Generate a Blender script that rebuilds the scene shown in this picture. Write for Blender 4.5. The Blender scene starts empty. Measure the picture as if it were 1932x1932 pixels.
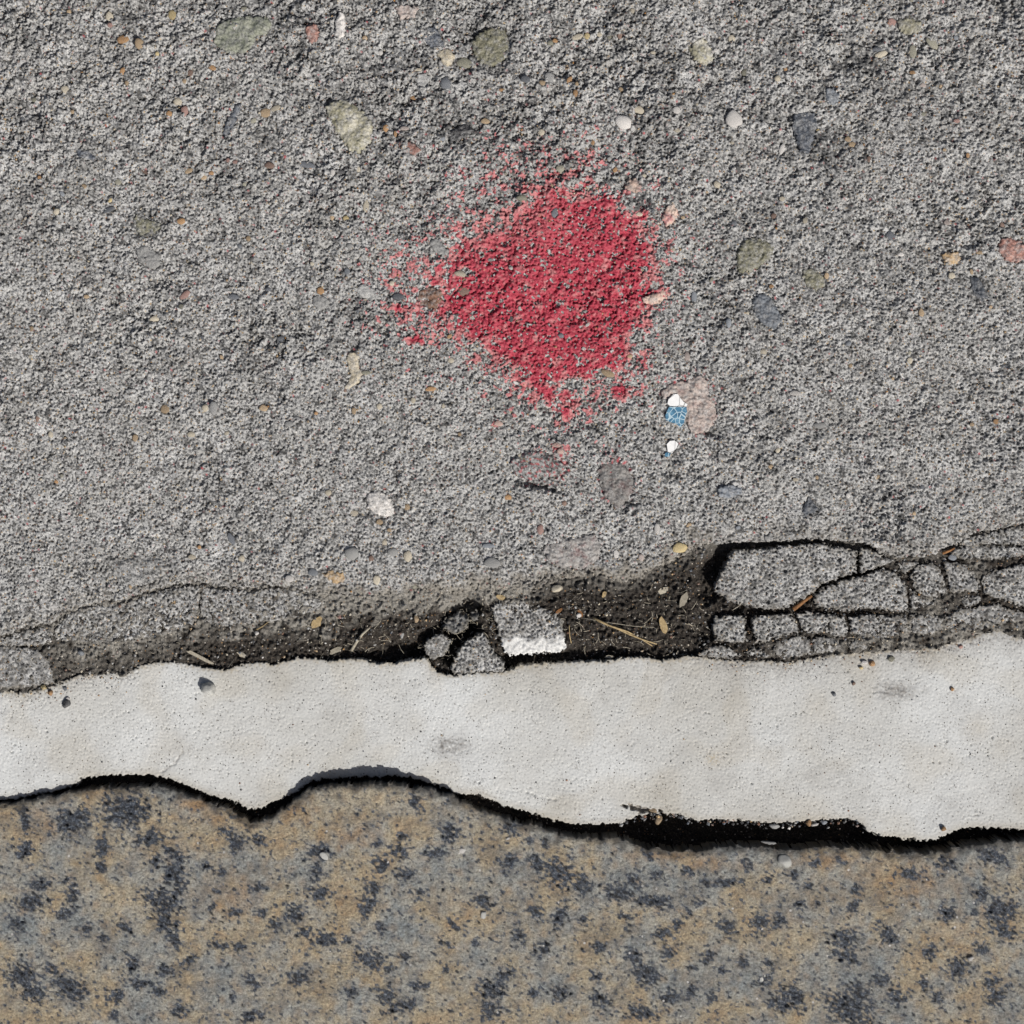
import bpy, bmesh, math, random
import numpy as np
from mathutils import Vector, Matrix

# ------------------------------------------------------------------ camera, sky, sun
S = 0.5 / 1932.0                 # metres per layout unit (the frame is half a metre wide)
scene = bpy.context.scene
COL = scene.collection
cam_d = bpy.data.cameras.new("camera"); cam = bpy.data.objects.new("camera", cam_d); COL.objects.link(cam)
cam.location = (0, 0, 1.1)
cam_d.sensor_width = 36; cam_d.lens = 36 * 1.1 / 0.5
cam_d.clip_start = 0.05; cam_d.clip_end = 50
scene.camera = cam
world = bpy.data.worlds.new("World"); scene.world = world; world.use_nodes = True
wn = world.node_tree.nodes; bg = wn["Background"]
sky = wn.new("ShaderNodeTexSky"); sky.sky_type = 'NISHITA'; sky.sun_disc = False
SUN_EL = math.radians(46); SUN_DIR = Vector((0.60, -0.80, 0))
sky.dust_density = 4; sky.ozone_density = .6; sky.sun_elevation = SUN_EL; sky.sun_rotation = math.atan2(SUN_DIR.x, SUN_DIR.y)
world.node_tree.links.new(sky.outputs[0], bg.inputs[0]); bg.inputs[1].default_value = 0.05
sun_d = bpy.data.lights.new("sun", 'SUN'); sun = bpy.data.objects.new("sun", sun_d); COL.objects.link(sun)
sun_d.energy = 4.2; sun_d.angle = math.radians(0.53); sun_d.color = (1.0, 0.965, 0.91)
to_sun = Vector((SUN_DIR.x * math.cos(SUN_EL), SUN_DIR.y * math.cos(SUN_EL), math.sin(SUN_EL)))
sun.rotation_euler = to_sun.to_track_quat('Z', 'Y').to_euler()
sun.location = to_sun * 3
scene.view_settings.view_transform = 'Standard'; scene.view_settings.look = 'None'
scene.view_settings.exposure = 0; scene.view_settings.gamma = 1

# ------------------------------------------------------------------ helpers
rng = np.random.default_rng(7); random.seed(7)
G = 1.75                          # fine grid step in layout units (1 unit = 0.26 mm)
N = 2048
_f = np.fft.fftfreq(N, d=G)
_fr = np.sqrt(_f[:, None] ** 2 + _f[None, :N // 2 + 1] ** 2) if False else np.sqrt(_f[:, None] ** 2 + np.abs(np.fft.rfftfreq(N, d=G))[None, :] ** 2)
def band(lo, hi, seed, stretch=None, pw=0):
    """periodic random field holding wavelengths lo..hi (layout units), unit variance"""
    r = np.random.default_rng(seed).standard_normal((N, N)).astype(np.float32)
    F = np.fft.rfft2(r)
    fr = _fr
    if stretch:
        a, kx = stretch
        fx = np.abs(np.fft.rfftfreq(N, d=G))[None, :]; fy = _f[:, None]
        p = fx * math.cos(a) + fy * math.sin(a); q = -fx * math.sin(a) + fy * math.cos(a)
        fr = np.sqrt((p * kx) ** 2 + q ** 2)
    m = np.exp(-(fr * lo) ** 4) * (1 - np.exp(-(fr * hi) ** 4))
    if pw: m = m * np.maximum(fr, 1e-4) ** pw
    n = np.fft.irfft2(F * m, s=(N, N)).astype(np.float32)
    return n / n.std()
NZ = dict(f=band(4.0, 9.5, 1), f2=band(3.4, 6, 2), g=band(7, 22, 3), h=band(20, 70, 4), l=band(80, 300, 5),
          m=band(30, 110, 6), g2=band(6, 16, 7, (0.5, 2.2)), k=band(9, 40, 8), w=band(150, 700, 9), p=band(5.5, 12, 10), q=band(3.5, 60, 11, None, -.75), q2=band(3.5, 90, 12, None, -1.0), b=band(6, 400, 13, None, -1.3))
def nz(k, U, V, ou=0, ov=0):
    iu = np.mod(np.rint(U / G).astype(int) + ou, N); iv = np.mod(np.rint(V / G).astype(int) + ov, N)
    return NZ[k][iv, iu]
def sstep(a, b, x):
    t = np.clip((x - a) / (b - a), 0, 1); return t * t * (3 - 2 * t)
def seg_dist(U, V, pts, closed):
    d = np.full(U.shape, 1e9, dtype=np.float32)
    n = len(pts)
    for i in range(n if closed else n - 1):
        ax, ay = pts[i]; bx, by = pts[(i + 1) % n]
        dx, dy = bx - ax, by - ay; L = dx * dx + dy * dy + 1e-9
        t = np.clip(((U - ax) * dx + (V - ay) * dy) / L, 0, 1)
        d = np.minimum(d, (U - ax - t * dx) ** 2 + (V - ay - t * dy) ** 2)
    return np.sqrt(d)
def poly_sd(U, V, pts):
    """positive inside"""
    ins = np.zeros(U.shape, bool); n = len(pts)
    for i in range(n):
        ax, ay = pts[i]; bx, by = pts[(i + 1) % n]
        if ay == by: continue
        c = ((ay > V) != (by > V)) & (U < (bx - ax) * (V - ay) / (by - ay) + ax)
        ins ^= c
    d = seg_dist(U, V, pts, True)
    return np.where(ins, d, -d)
def line_sd(U, V, pts, above=True, reach=90):
    """signed distance to a left-to-right line; positive on the side of smaller V"""
    xs = [p[0] for p in pts]; ys = [p[1] for p in pts]
    e = np.interp(U, xs, ys) - V
    near = np.abs(e) < reach
    d = np.clip(np.abs(e), 0, reach).astype(np.float32)
    d[near] = np.minimum(seg_dist(U[near], V[near], pts, False), reach)
    sd = np.sign(e) * d
    return sd if above else -sd
def axis(a, b, step, outer, lim_lo=True, lim_hi=True, grow=1.22):
    core = list(np.arange(a, b + step * .5, step)); lo = []; hi = []
    if lim_lo:
        x = core[0]; s = step
        while x > -outer: s *= grow; x -= s; lo.append(x)
    if lim_hi:
        x = core[-1]; s = step
        while x < 1932 + outer: s *= grow; x += s; hi.append(x)
    return np.array(lo[::-1] + core + hi)
def grid_mesh(name, U, V, Z, keep, mat, attrs=None, parent=None, origin=None, kind=None, extra_mats=()):
    """mesh of the grid cells whose four corners are all kept; Z in layout units"""
    q = keep[:-1, :-1] & keep[1:, :-1] & keep[:-1, 1:] & keep[1:, 1:]
    return cell_mesh(name, U, V, Z, q, mat, attrs, parent, origin, kind)
def cell_mesh(name, U, V, Z, q, mat, attrs=None, parent=None, origin=None, kind=None):
    H, W = U.shape
    idx = np.arange(H * W).reshape(H, W)
    quads = np.stack([idx[:-1, :-1][q], idx[1:, :-1][q], idx[1:, 1:][q], idx[:-1, 1:][q]], axis=1)
    used, inv = np.unique(quads.ravel(), return_inverse=True)
    quads = inv.reshape(-1, 4)
    u = U.ravel()[used]; v = V.ravel()[used]; z = Z.ravel()[used]
    o = origin or (0, 0, 0)
    co = np.stack([(u - 966) * S - o[0], (966 - v) * S - o[1], z * S - o[2]], axis=1).astype(np.float32)
    me = bpy.data.meshes.new(name)
    me.vertices.add(len(co)); me.vertices.foreach_set("co", co.ravel())
    me.loops.add(quads.size); me.loops.foreach_set("vertex_index", quads.ravel().astype(np.int32))
    me.polygons.add(len(quads)); me.polygons.foreach_set("loop_start", (np.arange(len(quads)) * 4).astype(np.int32))
    me.polygons.foreach_set("loop_total", np.full(len(quads), 4, np.int32))
    me.update(calc_edges=True)
    me.polygons.foreach_set("use_smooth", np.ones(len(quads), bool))
    for k, a in (attrs or {}).items():
        at = me.attributes.new(k, 'FLOAT', 'POINT'); at.data.foreach_set("value", np.ascontiguousarray(a.ravel()[used], dtype=np.float32))
    me.materials.append(mat)
    ob = bpy.data.objects.new(name, me); COL.objects.link(ob)
    ob.location = o
    if parent: ob.parent = parent; ob.location = Vector(o) - parent.location
    if kind: ob["kind"] = kind
    return ob
def tag(o, label=None, cat=None, group=None, kind=None):
    if label: o["label"] = label
    if cat: o["category"] = cat
    if group: o["group"] = group
    if kind: o["kind"] = kind
    return o
def P(u, v, z=0): return Vector(((u - 966) * S, (966 - v) * S, z * S))

# ------------------------------------------------------------------ materials
class Mt:
    def __init__(s, name, rough=0.85, spec=0.3):
        s.m = bpy.data.materials.new(name); s.m.use_nodes = True; s.t = s.m.node_tree
        s.b = s.t.nodes["Principled BSDF"]; s.b.inputs["Roughness"].default_value = rough
        s.b.inputs["Specular IOR Level"].default_value = spec
        s.co = s.t.nodes.new("ShaderNodeTexCoord").outputs["Object"]
    def n(s, t, **k):
        o = s.t.nodes.new(t)
        for a, b in k.items(): setattr(o, a, b)
        return o
    def l(s, a, b): s.t.links.new(a, b)
    def noise(s, sc, det=2, rough=.5, off=0):
        o = s.n("ShaderNodeTexNoise"); o.inputs["Scale"].default_value = sc; o.inputs["Detail"].default_value = det
        o.inputs["Roughness"].default_value = rough
        if off:
            mp = s.n("ShaderNodeMapping"); mp.inputs["Location"].default_value = (off, off * .7, off * .3)
            s.l(s.co, mp.inputs[0]); s.l(mp.outputs[0], o.inputs["Vector"])
        else: s.l(s.co, o.inputs["Vector"])
        return o.outputs["Fac"]
    def vor(s, sc, rand=1):
        o = s.n("ShaderNodeTexVoronoi"); o.inputs["Scale"].default_value = sc; o.inputs["Randomness"].default_value = rand
        s.l(s.co, o.inputs["Vector"]); return o
    def ramp(s, fac, stops, interp='LINEAR'):
        r = s.n("ShaderNodeValToRGB"); r.color_ramp.interpolation = interp
        e = r.color_ramp.elements
        while len(e) < len(stops): e.new(0.5)
        for x, (p, c) in zip(e, stops):
            x.position = p; x.color = (c, c, c, 1) if isinstance(c, (int, float)) else (*c, 1)
        s.l(fac, r.inputs[0]); return r.outputs[0]
    def attr(s, k): o = s.n("ShaderNodeAttribute"); o.attribute_name = k; return o.outputs["Fac"]
    def mix(s, f, a, b, mode='MIX'):
        o = s.n("ShaderNodeMix"); o.data_type = 'RGBA'; o.blend_type = mode
        for i, v in ((0, f), (6, a), (7, b)):
            sock = o.inputs[i]
            if isinstance(v, (int, float)): sock.default_value = v if i == 0 else (v, v, v, 1)
            elif isinstance(v, tuple): sock.default_value = (*v, 1)
            else: s.l(v, sock)
        return o.outputs[2]
    def math(s, op, a, b=0.5, clamp=False):
        o = s.n("ShaderNodeMath"); o.operation = op; o.use_clamp = clamp
        for sock, v in ((o.inputs[0], a), (o.inputs[1], b)):
            if isinstance(v, (int, float)): sock.default_value = v
            else: s.l(v, sock)
        return o.outputs[0]
    def bump(s, h, dist, st=1.0):
        o = s.n("ShaderNodeBump"); o.inputs["Distance"].default_value = dist; o.inputs["Strength"].default_value = st
        s.l(h, o.inputs["Height"]); s.l(o.outputs[0], s.b.inputs["Normal"]); return s
    def col(s, c): s.l(c, s.b.inputs["Base Color"]); return s

def mat_concrete():
    m = Mt("concrete", .9, .25)
    base = m.ramp(m.noise(1500, 3, .6), [(.28, (.24, .24, .24)), (.5, (.45, .452, .45)), (.68, (.62, .62, .625))])
    big = m.ramp(m.noise(60, 3, .6), [(.3, (.74, .73, .71)), (.7, (1, 1, 1))])
    c = m.mix(1.0, base, big, 'MULTIPLY')
    for sc, th, r in ((620, .30, .33), (1000, .36, .36)):
        v = m.vor(sc)
        sep = m.n("ShaderNodeSeparateColor"); m.l(v.outputs["Color"], sep.inputs[0])
        gc = m.ramp(sep.outputs[0], [(0, (.05, .052, .06)), (.3, (.15, .145, .15)), (.42, (.32, .23, .13)), (.55, (.42, .33, .21)),
                                     (.63, (.55, .54, .52)), (.8, (.20, .20, .22)), (.93, (.28, .15, .09))], 'CONSTANT')
        on = m.math('MULTIPLY', m.math('LESS_THAN', sep.outputs[1], th), m.math('LESS_THAN', v.outputs["Distance"], r))
        c = m.mix(on, c, gc)
    c = m.mix(m.attr("sand"), c, m.ramp(m.noise(1300, 2, .6, 12), [(.3, (.03, .03, .033)), (.6, (.10, .098, .095))]))
    st = m.math('MULTIPLY', m.attr("stain_shade"), 1.0, True)
    c = m.mix(st, c, (.055, .056, .058))
    brown = m.ramp(m.noise(900, 4, .7, 3), [(.3, (.12, .108, .09)), (.7, (.33, .305, .265))])
    c = m.mix(m.attr("dust"), c, brown)
    wh = m.ramp(m.noise(1200, 3, .6, 5), [(.35, (.5, .5, .49)), (.6, (.74, .74, .73))])  # pale tone for a sunlit face, put into the colour
    c = m.mix(m.attr("sunlit_tone"), c, wh)
    rd = m.ramp(m.noise(500, 3, .6, 7), [(.3, (.25, .04, .05)), (.7, (.42, .11, .12))])
    c = m.mix(m.attr("redp"), c, rd)
    m.col(c); m.bump(m.noise(2600, 3, .6), .0003, .7); return m.m
def mat_paint():
    m = Mt("red_paint", .62, .35)
    deep = m.ramp(m.noise(700, 4, .65), [(.3, (.27, .018, .036)), (.55, (.41, .045, .075)), (.75, (.47, .10, .125))])
    pink = m.ramp(m.noise(900, 4, .65, 4), [(.3, (.40, .12, .13)), (.7, (.53, .25, .25))])
    m.col(m.mix(m.attr("thin"), deep, pink)); m.bump(m.noise(1600, 3, .6), .00035, .9); return m.m
def mat_white():
    m = Mt("white_paint", .75, .3)
    c = m.ramp(m.noise(900, 4, .6), [(.3, (.50, .512, .512)), (.7, (.60, .612, .612))])
    w = m.ramp(m.noise(17, 3, .5, 2), [(.34, (.80, .775, .735)), (.62, (1, 1, 1))])
    c = m.mix(1.0, c, w, 'MULTIPLY')
    fl = m.vor(800); sep = m.n("ShaderNodeSeparateColor"); m.l(fl.outputs["Color"], sep.inputs[0])
    on = m.math('MULTIPLY', m.math('LESS_THAN', sep.outputs[0], .10), m.math('LESS_THAN', fl.outputs["Distance"], .26))
    c = m.mix(on, c, (.05, .047, .045))
    c = m.mix(m.math('MULTIPLY', m.attr("stain_shade"), 1.0, True), c, (.20, .19, .18))
    c = m.mix(m.math('MULTIPLY', m.attr("tan"), 1.0, True), c, (.36, .30, .20))
    m.col(c); m.bump(m.noise(1800, 3, .6), .00018, .6); return m.m
def mat_granite():
    m = Mt("granite", .36, .7)
    c = m.ramp(m.noise(42, 4, .6), [(.32, (.25, .275, .28)), (.46, (.34, .335, .305)), (.58, (.41, .345, .24)), (.72, (.37, .27, .165))])
    c = m.mix(m.attr("pale"), c, (.50, .44, .33))
    c = m.mix(m.attr("ochre"), c, (.36, .22, .10))
    gr = m.ramp(m.noise(900, 4, .8, 3), [(.30, .42), (.5, 1.0), (.68, 1.55)])
    c = m.mix(1.0, c, gr, 'MULTIPLY')
    br = m.ramp(m.noise(50, 5, .7, 9), [(.52, 0.0), (.66, .6)])
    c = m.mix(br, c, m.ramp(m.noise(1500, 3, .7, 6), [(.38, (.06, .055, .05)), (.62, (.30, .26, .21))]))
    dk = m.ramp(m.noise(850, 4, .8, 1), [(.36, (.012, .016, .026)), (.54, (.055, .070, .098)), (.66, (.26, .29, .33))])  # pale blue end of the ramp paints glints into the dark patches
    c = m.mix(m.attr("dark"), c, dk)
    c = m.mix(m.attr("mica"), c, (.012, .014, .02))
    v = m.vor(520); sep = m.n("ShaderNodeSeparateColor"); m.l(v.outputs["Color"], sep.inputs[0])
    on = m.math('MULTIPLY', m.math('LESS_THAN', sep.outputs[2], .006), m.math('LESS_THAN', v.outputs["Distance"], .3))
    c = m.mix(on, c, (.62, .60, .58))
    c = m.mix(m.attr("edge_dark"), c, (.03, .026, .022))
    m.col(c)
    m.bump(m.math('ADD', m.noise(1500, 4, .75), m.noise(620, 3, .6, 2)), .0012, 1); return m.m
def mat_soil():
    m = Mt("soil", .95, .15)
    c = m.ramp(m.noise(1100, 4, .75), [(.3, (.010, .009, .009)), (.5, (.033, .029, .026)), (.70, (.12, .10, .08))])
    d = m.ramp(m.noise(900, 4, .75, 4), [(.3, (.13, .122, .108)), (.5, (.25, .238, .215)), (.7, (.40, .38, .35))])
    c = m.mix(m.attr("dust"), c, d)
    v = m.vor(750); sep = m.n("ShaderNodeSeparateColor"); m.l(v.outputs["Color"], sep.inputs[0])
    gc = m.ramp(sep.outputs[0], [(0, (.35, .33, .3)), (.4, (.24, .15, .08)), (.7, (.1, .1, .1)), (.85, (.5, .45, .38))], 'CONSTANT')
    on = m.math('MULTIPLY', m.math('LESS_THAN', sep.outputs[1], .16), m.math('LESS_THAN', v.outputs["Distance"], .33))
    c = m.mix(on, c, gc)
    m.col(c); m.bump(m.noise(1900, 4, .7), .0006, 1); return m.m
def mat_simple(name, dark, light, sc=600, rough=.6, spec=.4, bump=.0003, jitter=.25, third=None, film=.6):
    m = Mt(name, rough, spec)
    st = [(.3, dark), (.68, light)] if third is None else [(.28, dark), (.5, light), (.72, third)]
    c = m.ramp(m.noise(sc, 5, .7), st)
    if film:
        c = m.mix(m.ramp(m.noise(330, 4, .75, 5), [(.45, 0.0), (.60, film)]), c, m.ramp(m.noise(1400, 2, .6), [(.35, .12), (.62, .40)]))
        c = m.mix(m.ramp(m.noise(1500, 2, .6, 8), [(.60, 0.0), (.68, .75)]), c, (.05, .045, .04))
    oi = m.n("ShaderNodeObjectInfo")
    mr = m.n("ShaderNodeMapRange"); mr.inputs[3].default_value = 1 - jitter; mr.inputs[4].default_value = 1 + jitter
    m.l(oi.outputs["Random"], mr.inputs[0]); hs = m.n("ShaderNodeHueSaturation"); m.l(mr.outputs[0], hs.inputs["Value"]); m.l(c, hs.inputs["Color"])
    m.col(hs.outputs[0]); m.bump(m.noise(sc * 2.5, 4, .7), bump, .8); return m.m
M = dict(concrete=mat_concrete(), paint=mat_paint(), white=mat_white(), granite=mat_granite(), soil=mat_soil(),
    cream=mat_simple("cream_stone", (.34, .29, .21), (.62, .56, .44)),
    tan=mat_simple("tan_stone", (.26, .17, .09), (.50, .36, .20)),
    orange=mat_simple("orange_stone", (.22, .09, .025), (.50, .28, .09)),
    brown=mat_simple("brown_stone", (.09, .045, .03), (.26, .14, .09)),
    rust=mat_simple("red_brown_stone", (.10, .035, .03), (.33, .17, .14), third=(.45, .3, .25)),
    slate=mat_simple("dark_slate_stone", (.018, .022, .03), (.075, .085, .105), third=(.20, .22, .25)),
    blue=mat_simple("blue_grey_stone", (.10, .115, .14), (.26, .285, .32)),
    grey=mat_simple("grey_stone", (.19, .19, .19), (.38, .38, .37)),
    white_s=mat_simple("whitish_stone", (.42, .39, .36), (.72, .70, .68)),
    olive=mat_simple("olive_stone", (.045, .045, .032), (.17, .165, .115), third=(.30, .28, .20)),
    olive_l=mat_simple("pale_olive_stone", (.12, .115, .07), (.28, .265, .195), sc=110, third=(.50, .48, .42)),
    green=mat_simple("green_grey_stone", (.09, .105, .08), (.27, .285, .225), sc=220, third=(.36, .37, .30)),
    pinkish=mat_simple("pink_grey_stone", (.24, .15, .14), (.37, .31, .28), sc=200, third=(.46, .40, .37)),
    pinkred=mat_simple("red_smeared_stone", (.45, .10, .13), (.50, .36, .30), sc=130, third=(.62, .50, .42)),
    greyred=mat_simple("grey_stone_red_veins", (.17, .085, .085), (.21, .20, .19), sc=130, third=(.30, .28, .27)),
    black=mat_simple("black_stone", (.006, .006, .008), (.04, .04, .045)),
    yellow=mat_simple("yellow_stone", (.36, .26, .10), (.62, .50, .24)),
    straw=mat_simple("straw", (.20, .14, .07), (.48, .37, .20), rough=.7, film=0),
    leaf=mat_simple("dry_leaf", (.25, .17, .08), (.52, .40, .22), rough=.8, sc=900, film=0),
    bark=mat_simple("bark", (.12, .05, .02), (.36, .18, .07), rough=.8, sc=900, film=0),
    fibre=mat_simple("pale_fibre", (.25, .22, .17), (.45, .41, .33), rough=.7, film=0),
    glass=mat_simple("milky_quartz", (.36, .36, .34), (.60, .60, .57), rough=.25, spec=.6, film=.25))

# ------------------------------------------------------------------ outlines traced in the plane of the ground
SLAB_EDGE = [(-6000,1205),(-60,1203),(13,1198),(36,1188),(70,1181),(98,1176),(106,1168),(126,1153),(157,1143),(196,1136),(232,1132),(280,1116),(322,1105),(350,1100),(392,1102),(426,1108),(476,1111),(506,1105),(548,1108),(590,1119),(615,1131),(660,1137),(744,1133),(842,1121),(905,1114),(930,1112),(1011,1117),(1039,1101),(1067,1094),(1101,1088),(1137,1099),(1173,1100),(1207,1091),(1232,1078),(1263,1063),(1305,1042),(1341,1029),(1375,1024),(1419,1022),(1468,1022),(1503,1019),(1548,1016),(1587,1022),(1623,1023),(1643,1029),(1657,1044),(1699,1053),(1755,1050),(1783,1036),(1811,1025),(1839,1006),(1881,1000),(1901,994),(1932,988),(2000,985),(8000,985)]
STRIP_TOP = [(-6000,1306),(-60,1304),(13,1303),(36,1306),(70,1302),(98,1292),(120,1284),(151,1273),(179,1270),(210,1268),(232,1273),(249,1263),(269,1254),(297,1249),(328,1247),(358,1253),(392,1261),(428,1263),(448,1254),(476,1249),(504,1249),(514,1253),(537,1247),(559,1240),(587,1242),(621,1246),(660,1242),(688,1243),(702,1250),(738,1252),(766,1246),(806,1240),(814,1254),(825,1268),(848,1274),(901,1268),(934,1268),(954,1267),(977,1255),(1005,1252),(1039,1250),(1095,1247),(1151,1246),(1179,1240),(1207,1239),(1249,1245),(1285,1239),(1311,1236),(1347,1242),(1403,1246),(1447,1245),(1483,1249),(1531,1241),(1587,1231),(1657,1227),(1713,1222),(1763,1221),(1791,1210),(1828,1204),(1861,1190),(1889,1186),(1906,1194),(1920,1200),(1990,1210),(8000,1215)]
STRIP_BOT = [(-6000,1515),(-60,1512),(13,1509),(42,1507),(67,1499),(98,1495),(140,1483),(157,1468),(204,1464),(263,1463),(294,1465),(325,1472),(358,1486),(392,1501),(420,1507),(448,1517),(470,1528),(482,1529),(504,1519),(534,1506),(559,1495),(584,1478),(610,1471),(660,1468),(702,1467),(744,1465),(786,1471),(828,1485),(862,1498),(880,1501),(900,1500),(925,1510),(950,1521),(1000,1534),(1040,1548),(1082,1557),(1132,1557),(1174,1553),(1205,1540),(1236,1536),(1278,1538),(1320,1550),(1362,1547),(1404,1550),(1446,1553),(1488,1553),(1530,1550),(1558,1548),(1600,1546),(1625,1553),(1640,1572),(1672,1579),(1700,1583),(1740,1587),(1770,1585),(1790,1575),(1810,1566),(1840,1562),(1865,1563),(1920,1566),(1990,1570),(8000,1570)]
GRAN_TOP = [(-6000,1518),(-60,1516),(13,1514),(42,1511),(67,1504),(106,1497),(146,1489),(182,1484),(238,1481),(294,1480),(330,1487),(361,1500),(392,1511),(426,1519),(448,1533),(473,1551),(493,1546),(518,1532),(541,1516),(565,1498),(590,1484),(632,1477),(688,1474),(744,1474),(800,1484),(842,1494),(880,1513),(925,1530),(960,1541),(1010,1556),(1060,1571),(1082,1573),(1124,1578),(1166,1576),(1194,1588),(1222,1597),(1278,1602),(1320,1600),(1362,1595),(1432,1594),(1474,1600),(1530,1595),(1623,1597),(1660,1600),(1700,1604),(1740,1607),(1775,1602),(1800,1596),(1840,1590),(1880,1586),(1920,1582),(1990,1580),(8000,1578)]

# big stones set in the concrete: name, outline, material, height, roundness
ROCKS = [
 ([(404,62),(412,45),(428,36),(455,30),(490,30),(508,34),(512,50),(500,64),(482,70),(478,86),(462,100),(436,102),(416,94),(402,80)],'green',3.2,8),
 ([(575,52),(583,44),(597,46),(603,60),(600,78),(588,84),(577,72)],'rust',3,8),
 ([(632,40),(642,18),(650,26),(654,48),(650,66),(640,78),(631,66)],'white_s',3.5,9),
 ([(888,78),(902,62),(925,48),(952,52),(962,80),(955,110),(930,126),(905,118),(892,100)],'olive',2.5,10),
 ([(822,100),(836,92),(850,92),(858,104),(854,118),(842,124),(832,116),(828,106)],'cream',4.5,9),
 ([(612,200),(628,190),(650,186),(672,200),(692,216),(708,240),(702,262),(690,280),(676,293),(662,286),(648,268),(632,246),(620,222)],'olive_l',3.6,12),
 ([(748,262),(762,268),(775,266),(785,276),(795,282),(780,294),(765,292),(752,282)],'rust',1.5,6),
 ([(845,252),(862,236),(885,234),(895,246),(880,258),(860,268),(846,266)],'black',1.2,6),
 ([(419,246),(428,222),(444,196),(456,192),(452,212),(440,238),(424,262)],'slate',1.2,7),
 ([(140,283),(160,282),(178,292),(180,302),(162,302),(146,294)],'slate',.8,6),
 ([(255,402),(272,412),(300,418),(308,432),(290,445),(262,444),(250,425)],'olive',-.2,10),
 ([(1496,215),(1518,208),(1538,212),(1542,232),(1536,262),(1530,285),(1516,298),(1508,282),(1500,258),(1494,238)],'slate',2.2,8),
 ([(1556,168),(1572,164),(1585,178),(1582,196),(1566,200),(1556,188)],'blue',1.5,7),
 ([(1300,88),(1318,70),(1328,68),(1342,90),(1350,110),(1330,122),(1310,110)],'olive_l',1.5,7),
 ([(1388,478),(1400,458),(1418,446),(1442,452),(1462,464),(1458,482),(1440,500),(1416,514),(1396,516),(1390,500)],'olive',2.5,10),
 ([(1882,468),(1890,446),(1912,448),(1936,460),(1940,488),(1915,496),(1895,490)],'rust',3,9),
 ([(1776,480),(1790,472),(1808,474),(1816,490),(1800,500),(1782,494)],'tan',3,7),
 ([(1418,568),(1432,548),(1452,556),(1468,582),(1478,606),(1462,622),(1440,612),(1424,596)],'blue',1.8,9),
 ([(1514,508),(1535,505),(1556,520),(1558,540),(1540,548),(1518,536)],'olive',.8,8),
 ([(1830,520),(1846,522),(1858,540),(1868,562),(1852,570),(1834,556)],'slate',1.0,7),
 ([(1248,415),(1254,396),(1264,382),(1276,388),(1281,404),(1270,420),(1256,428)],'pinkred',4,8),
 ([(1178,352),(1186,337),(1198,334),(1208,346),(1211,360),(1200,366),(1184,362)],'pinkred',4,8),
 ([(808,456),(822,449),(834,454),(838,463),(848,472),(842,482),(828,480),(814,470)],'grey',2,6),
 ([(784,560),(794,544),(816,540),(836,548),(834,562),(822,586),(808,580),(790,572)],'brown',1.5,8),
 ([(654,668),(668,662),(677,674),(676,690),(684,706),(676,722),(658,736),(648,730),(662,708),(656,690)],'cream',2,6),
 ([(688,935),(700,928),(718,926),(733,936),(741,952),(746,968),(732,976),(712,972),(694,958)],'white_s',6,14),
 ([(1210,562),(1226,556),(1250,546),(1268,548),(1262,562),(1246,572),(1228,576),(1214,572)],'pinkred',3,7),
 ([(1246,738),(1262,724),(1290,716),(1316,705),(1332,712),(1336,738),(1350,765),(1352,790),(1338,812),(1316,820),(1300,812),(1290,780),(1268,758),(1250,752)],'pinkish',2.6,9),
 ([(1125,890),(1138,870),(1158,862),(1182,880),(1196,905),(1194,930),(1180,948),(1165,962),(1150,948),(1136,925)],'greyred',2.2,9),
 ([(960,872),(985,852),(1015,848),(1050,862),(1068,880),(1060,896),(1030,902),(1000,908),(972,895)],'concrete',4.0,12),
 ([(1022,1035),(1045,1022),(1085,1012),(1122,1008),(1136,1030),(1130,1058),(1100,1074),(1062,1072),(1032,1058)],'greyred',1.6,10),
 ([(1354,922),(1375,914),(1402,918),(1398,932),(1372,942),(1356,938)],'blue',1.5,6),
 ([(1516,955),(1525,936),(1535,945),(1546,962),(1534,970),(1514,976)],'slate',.8,6),
 ([(608,1082),(625,1075),(648,1080),(652,1096),(636,1104),(616,1094)],'tan',2,7),
 ([(208,1070),(232,1050),(268,1044),(306,1052),(322,1072),(305,1092),(270,1106),(235,1108),(214,1092)],'concrete',2.6,16),
 ([(588,560),(606,556),(622,566),(620,580),(600,584),(590,574)],'grey',1.5,6),
 ([(1440,1012),(1455,1006),(1466,1012),(1458,1020),(1442,1020)],'grey',.5,4),
 ([(668,542),(690,534),(712,548),(718,562),(700,566),(676,558)],'grey',1.0,7),
 ([(1690,36),(1716,30),(1740,38),(1742,56),(1722,66),(1700,58)],'olive_l',1.6,8),
 ([(745,14),(765,8),(790,14),(782,34),(756,36)],'pinkish',1.5,7),
 ([(798,52),(820,48),(832,66),(838,88),(818,92),(800,78)],'slate',.8,7),
 ([(785,140),(805,136),(815,152),(800,166),(784,158)],'grey',.5,5),
 ([(255,468),(275,462),(300,478),(305,500),(280,508),(260,494)],'grey',.8,8),
]
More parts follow.
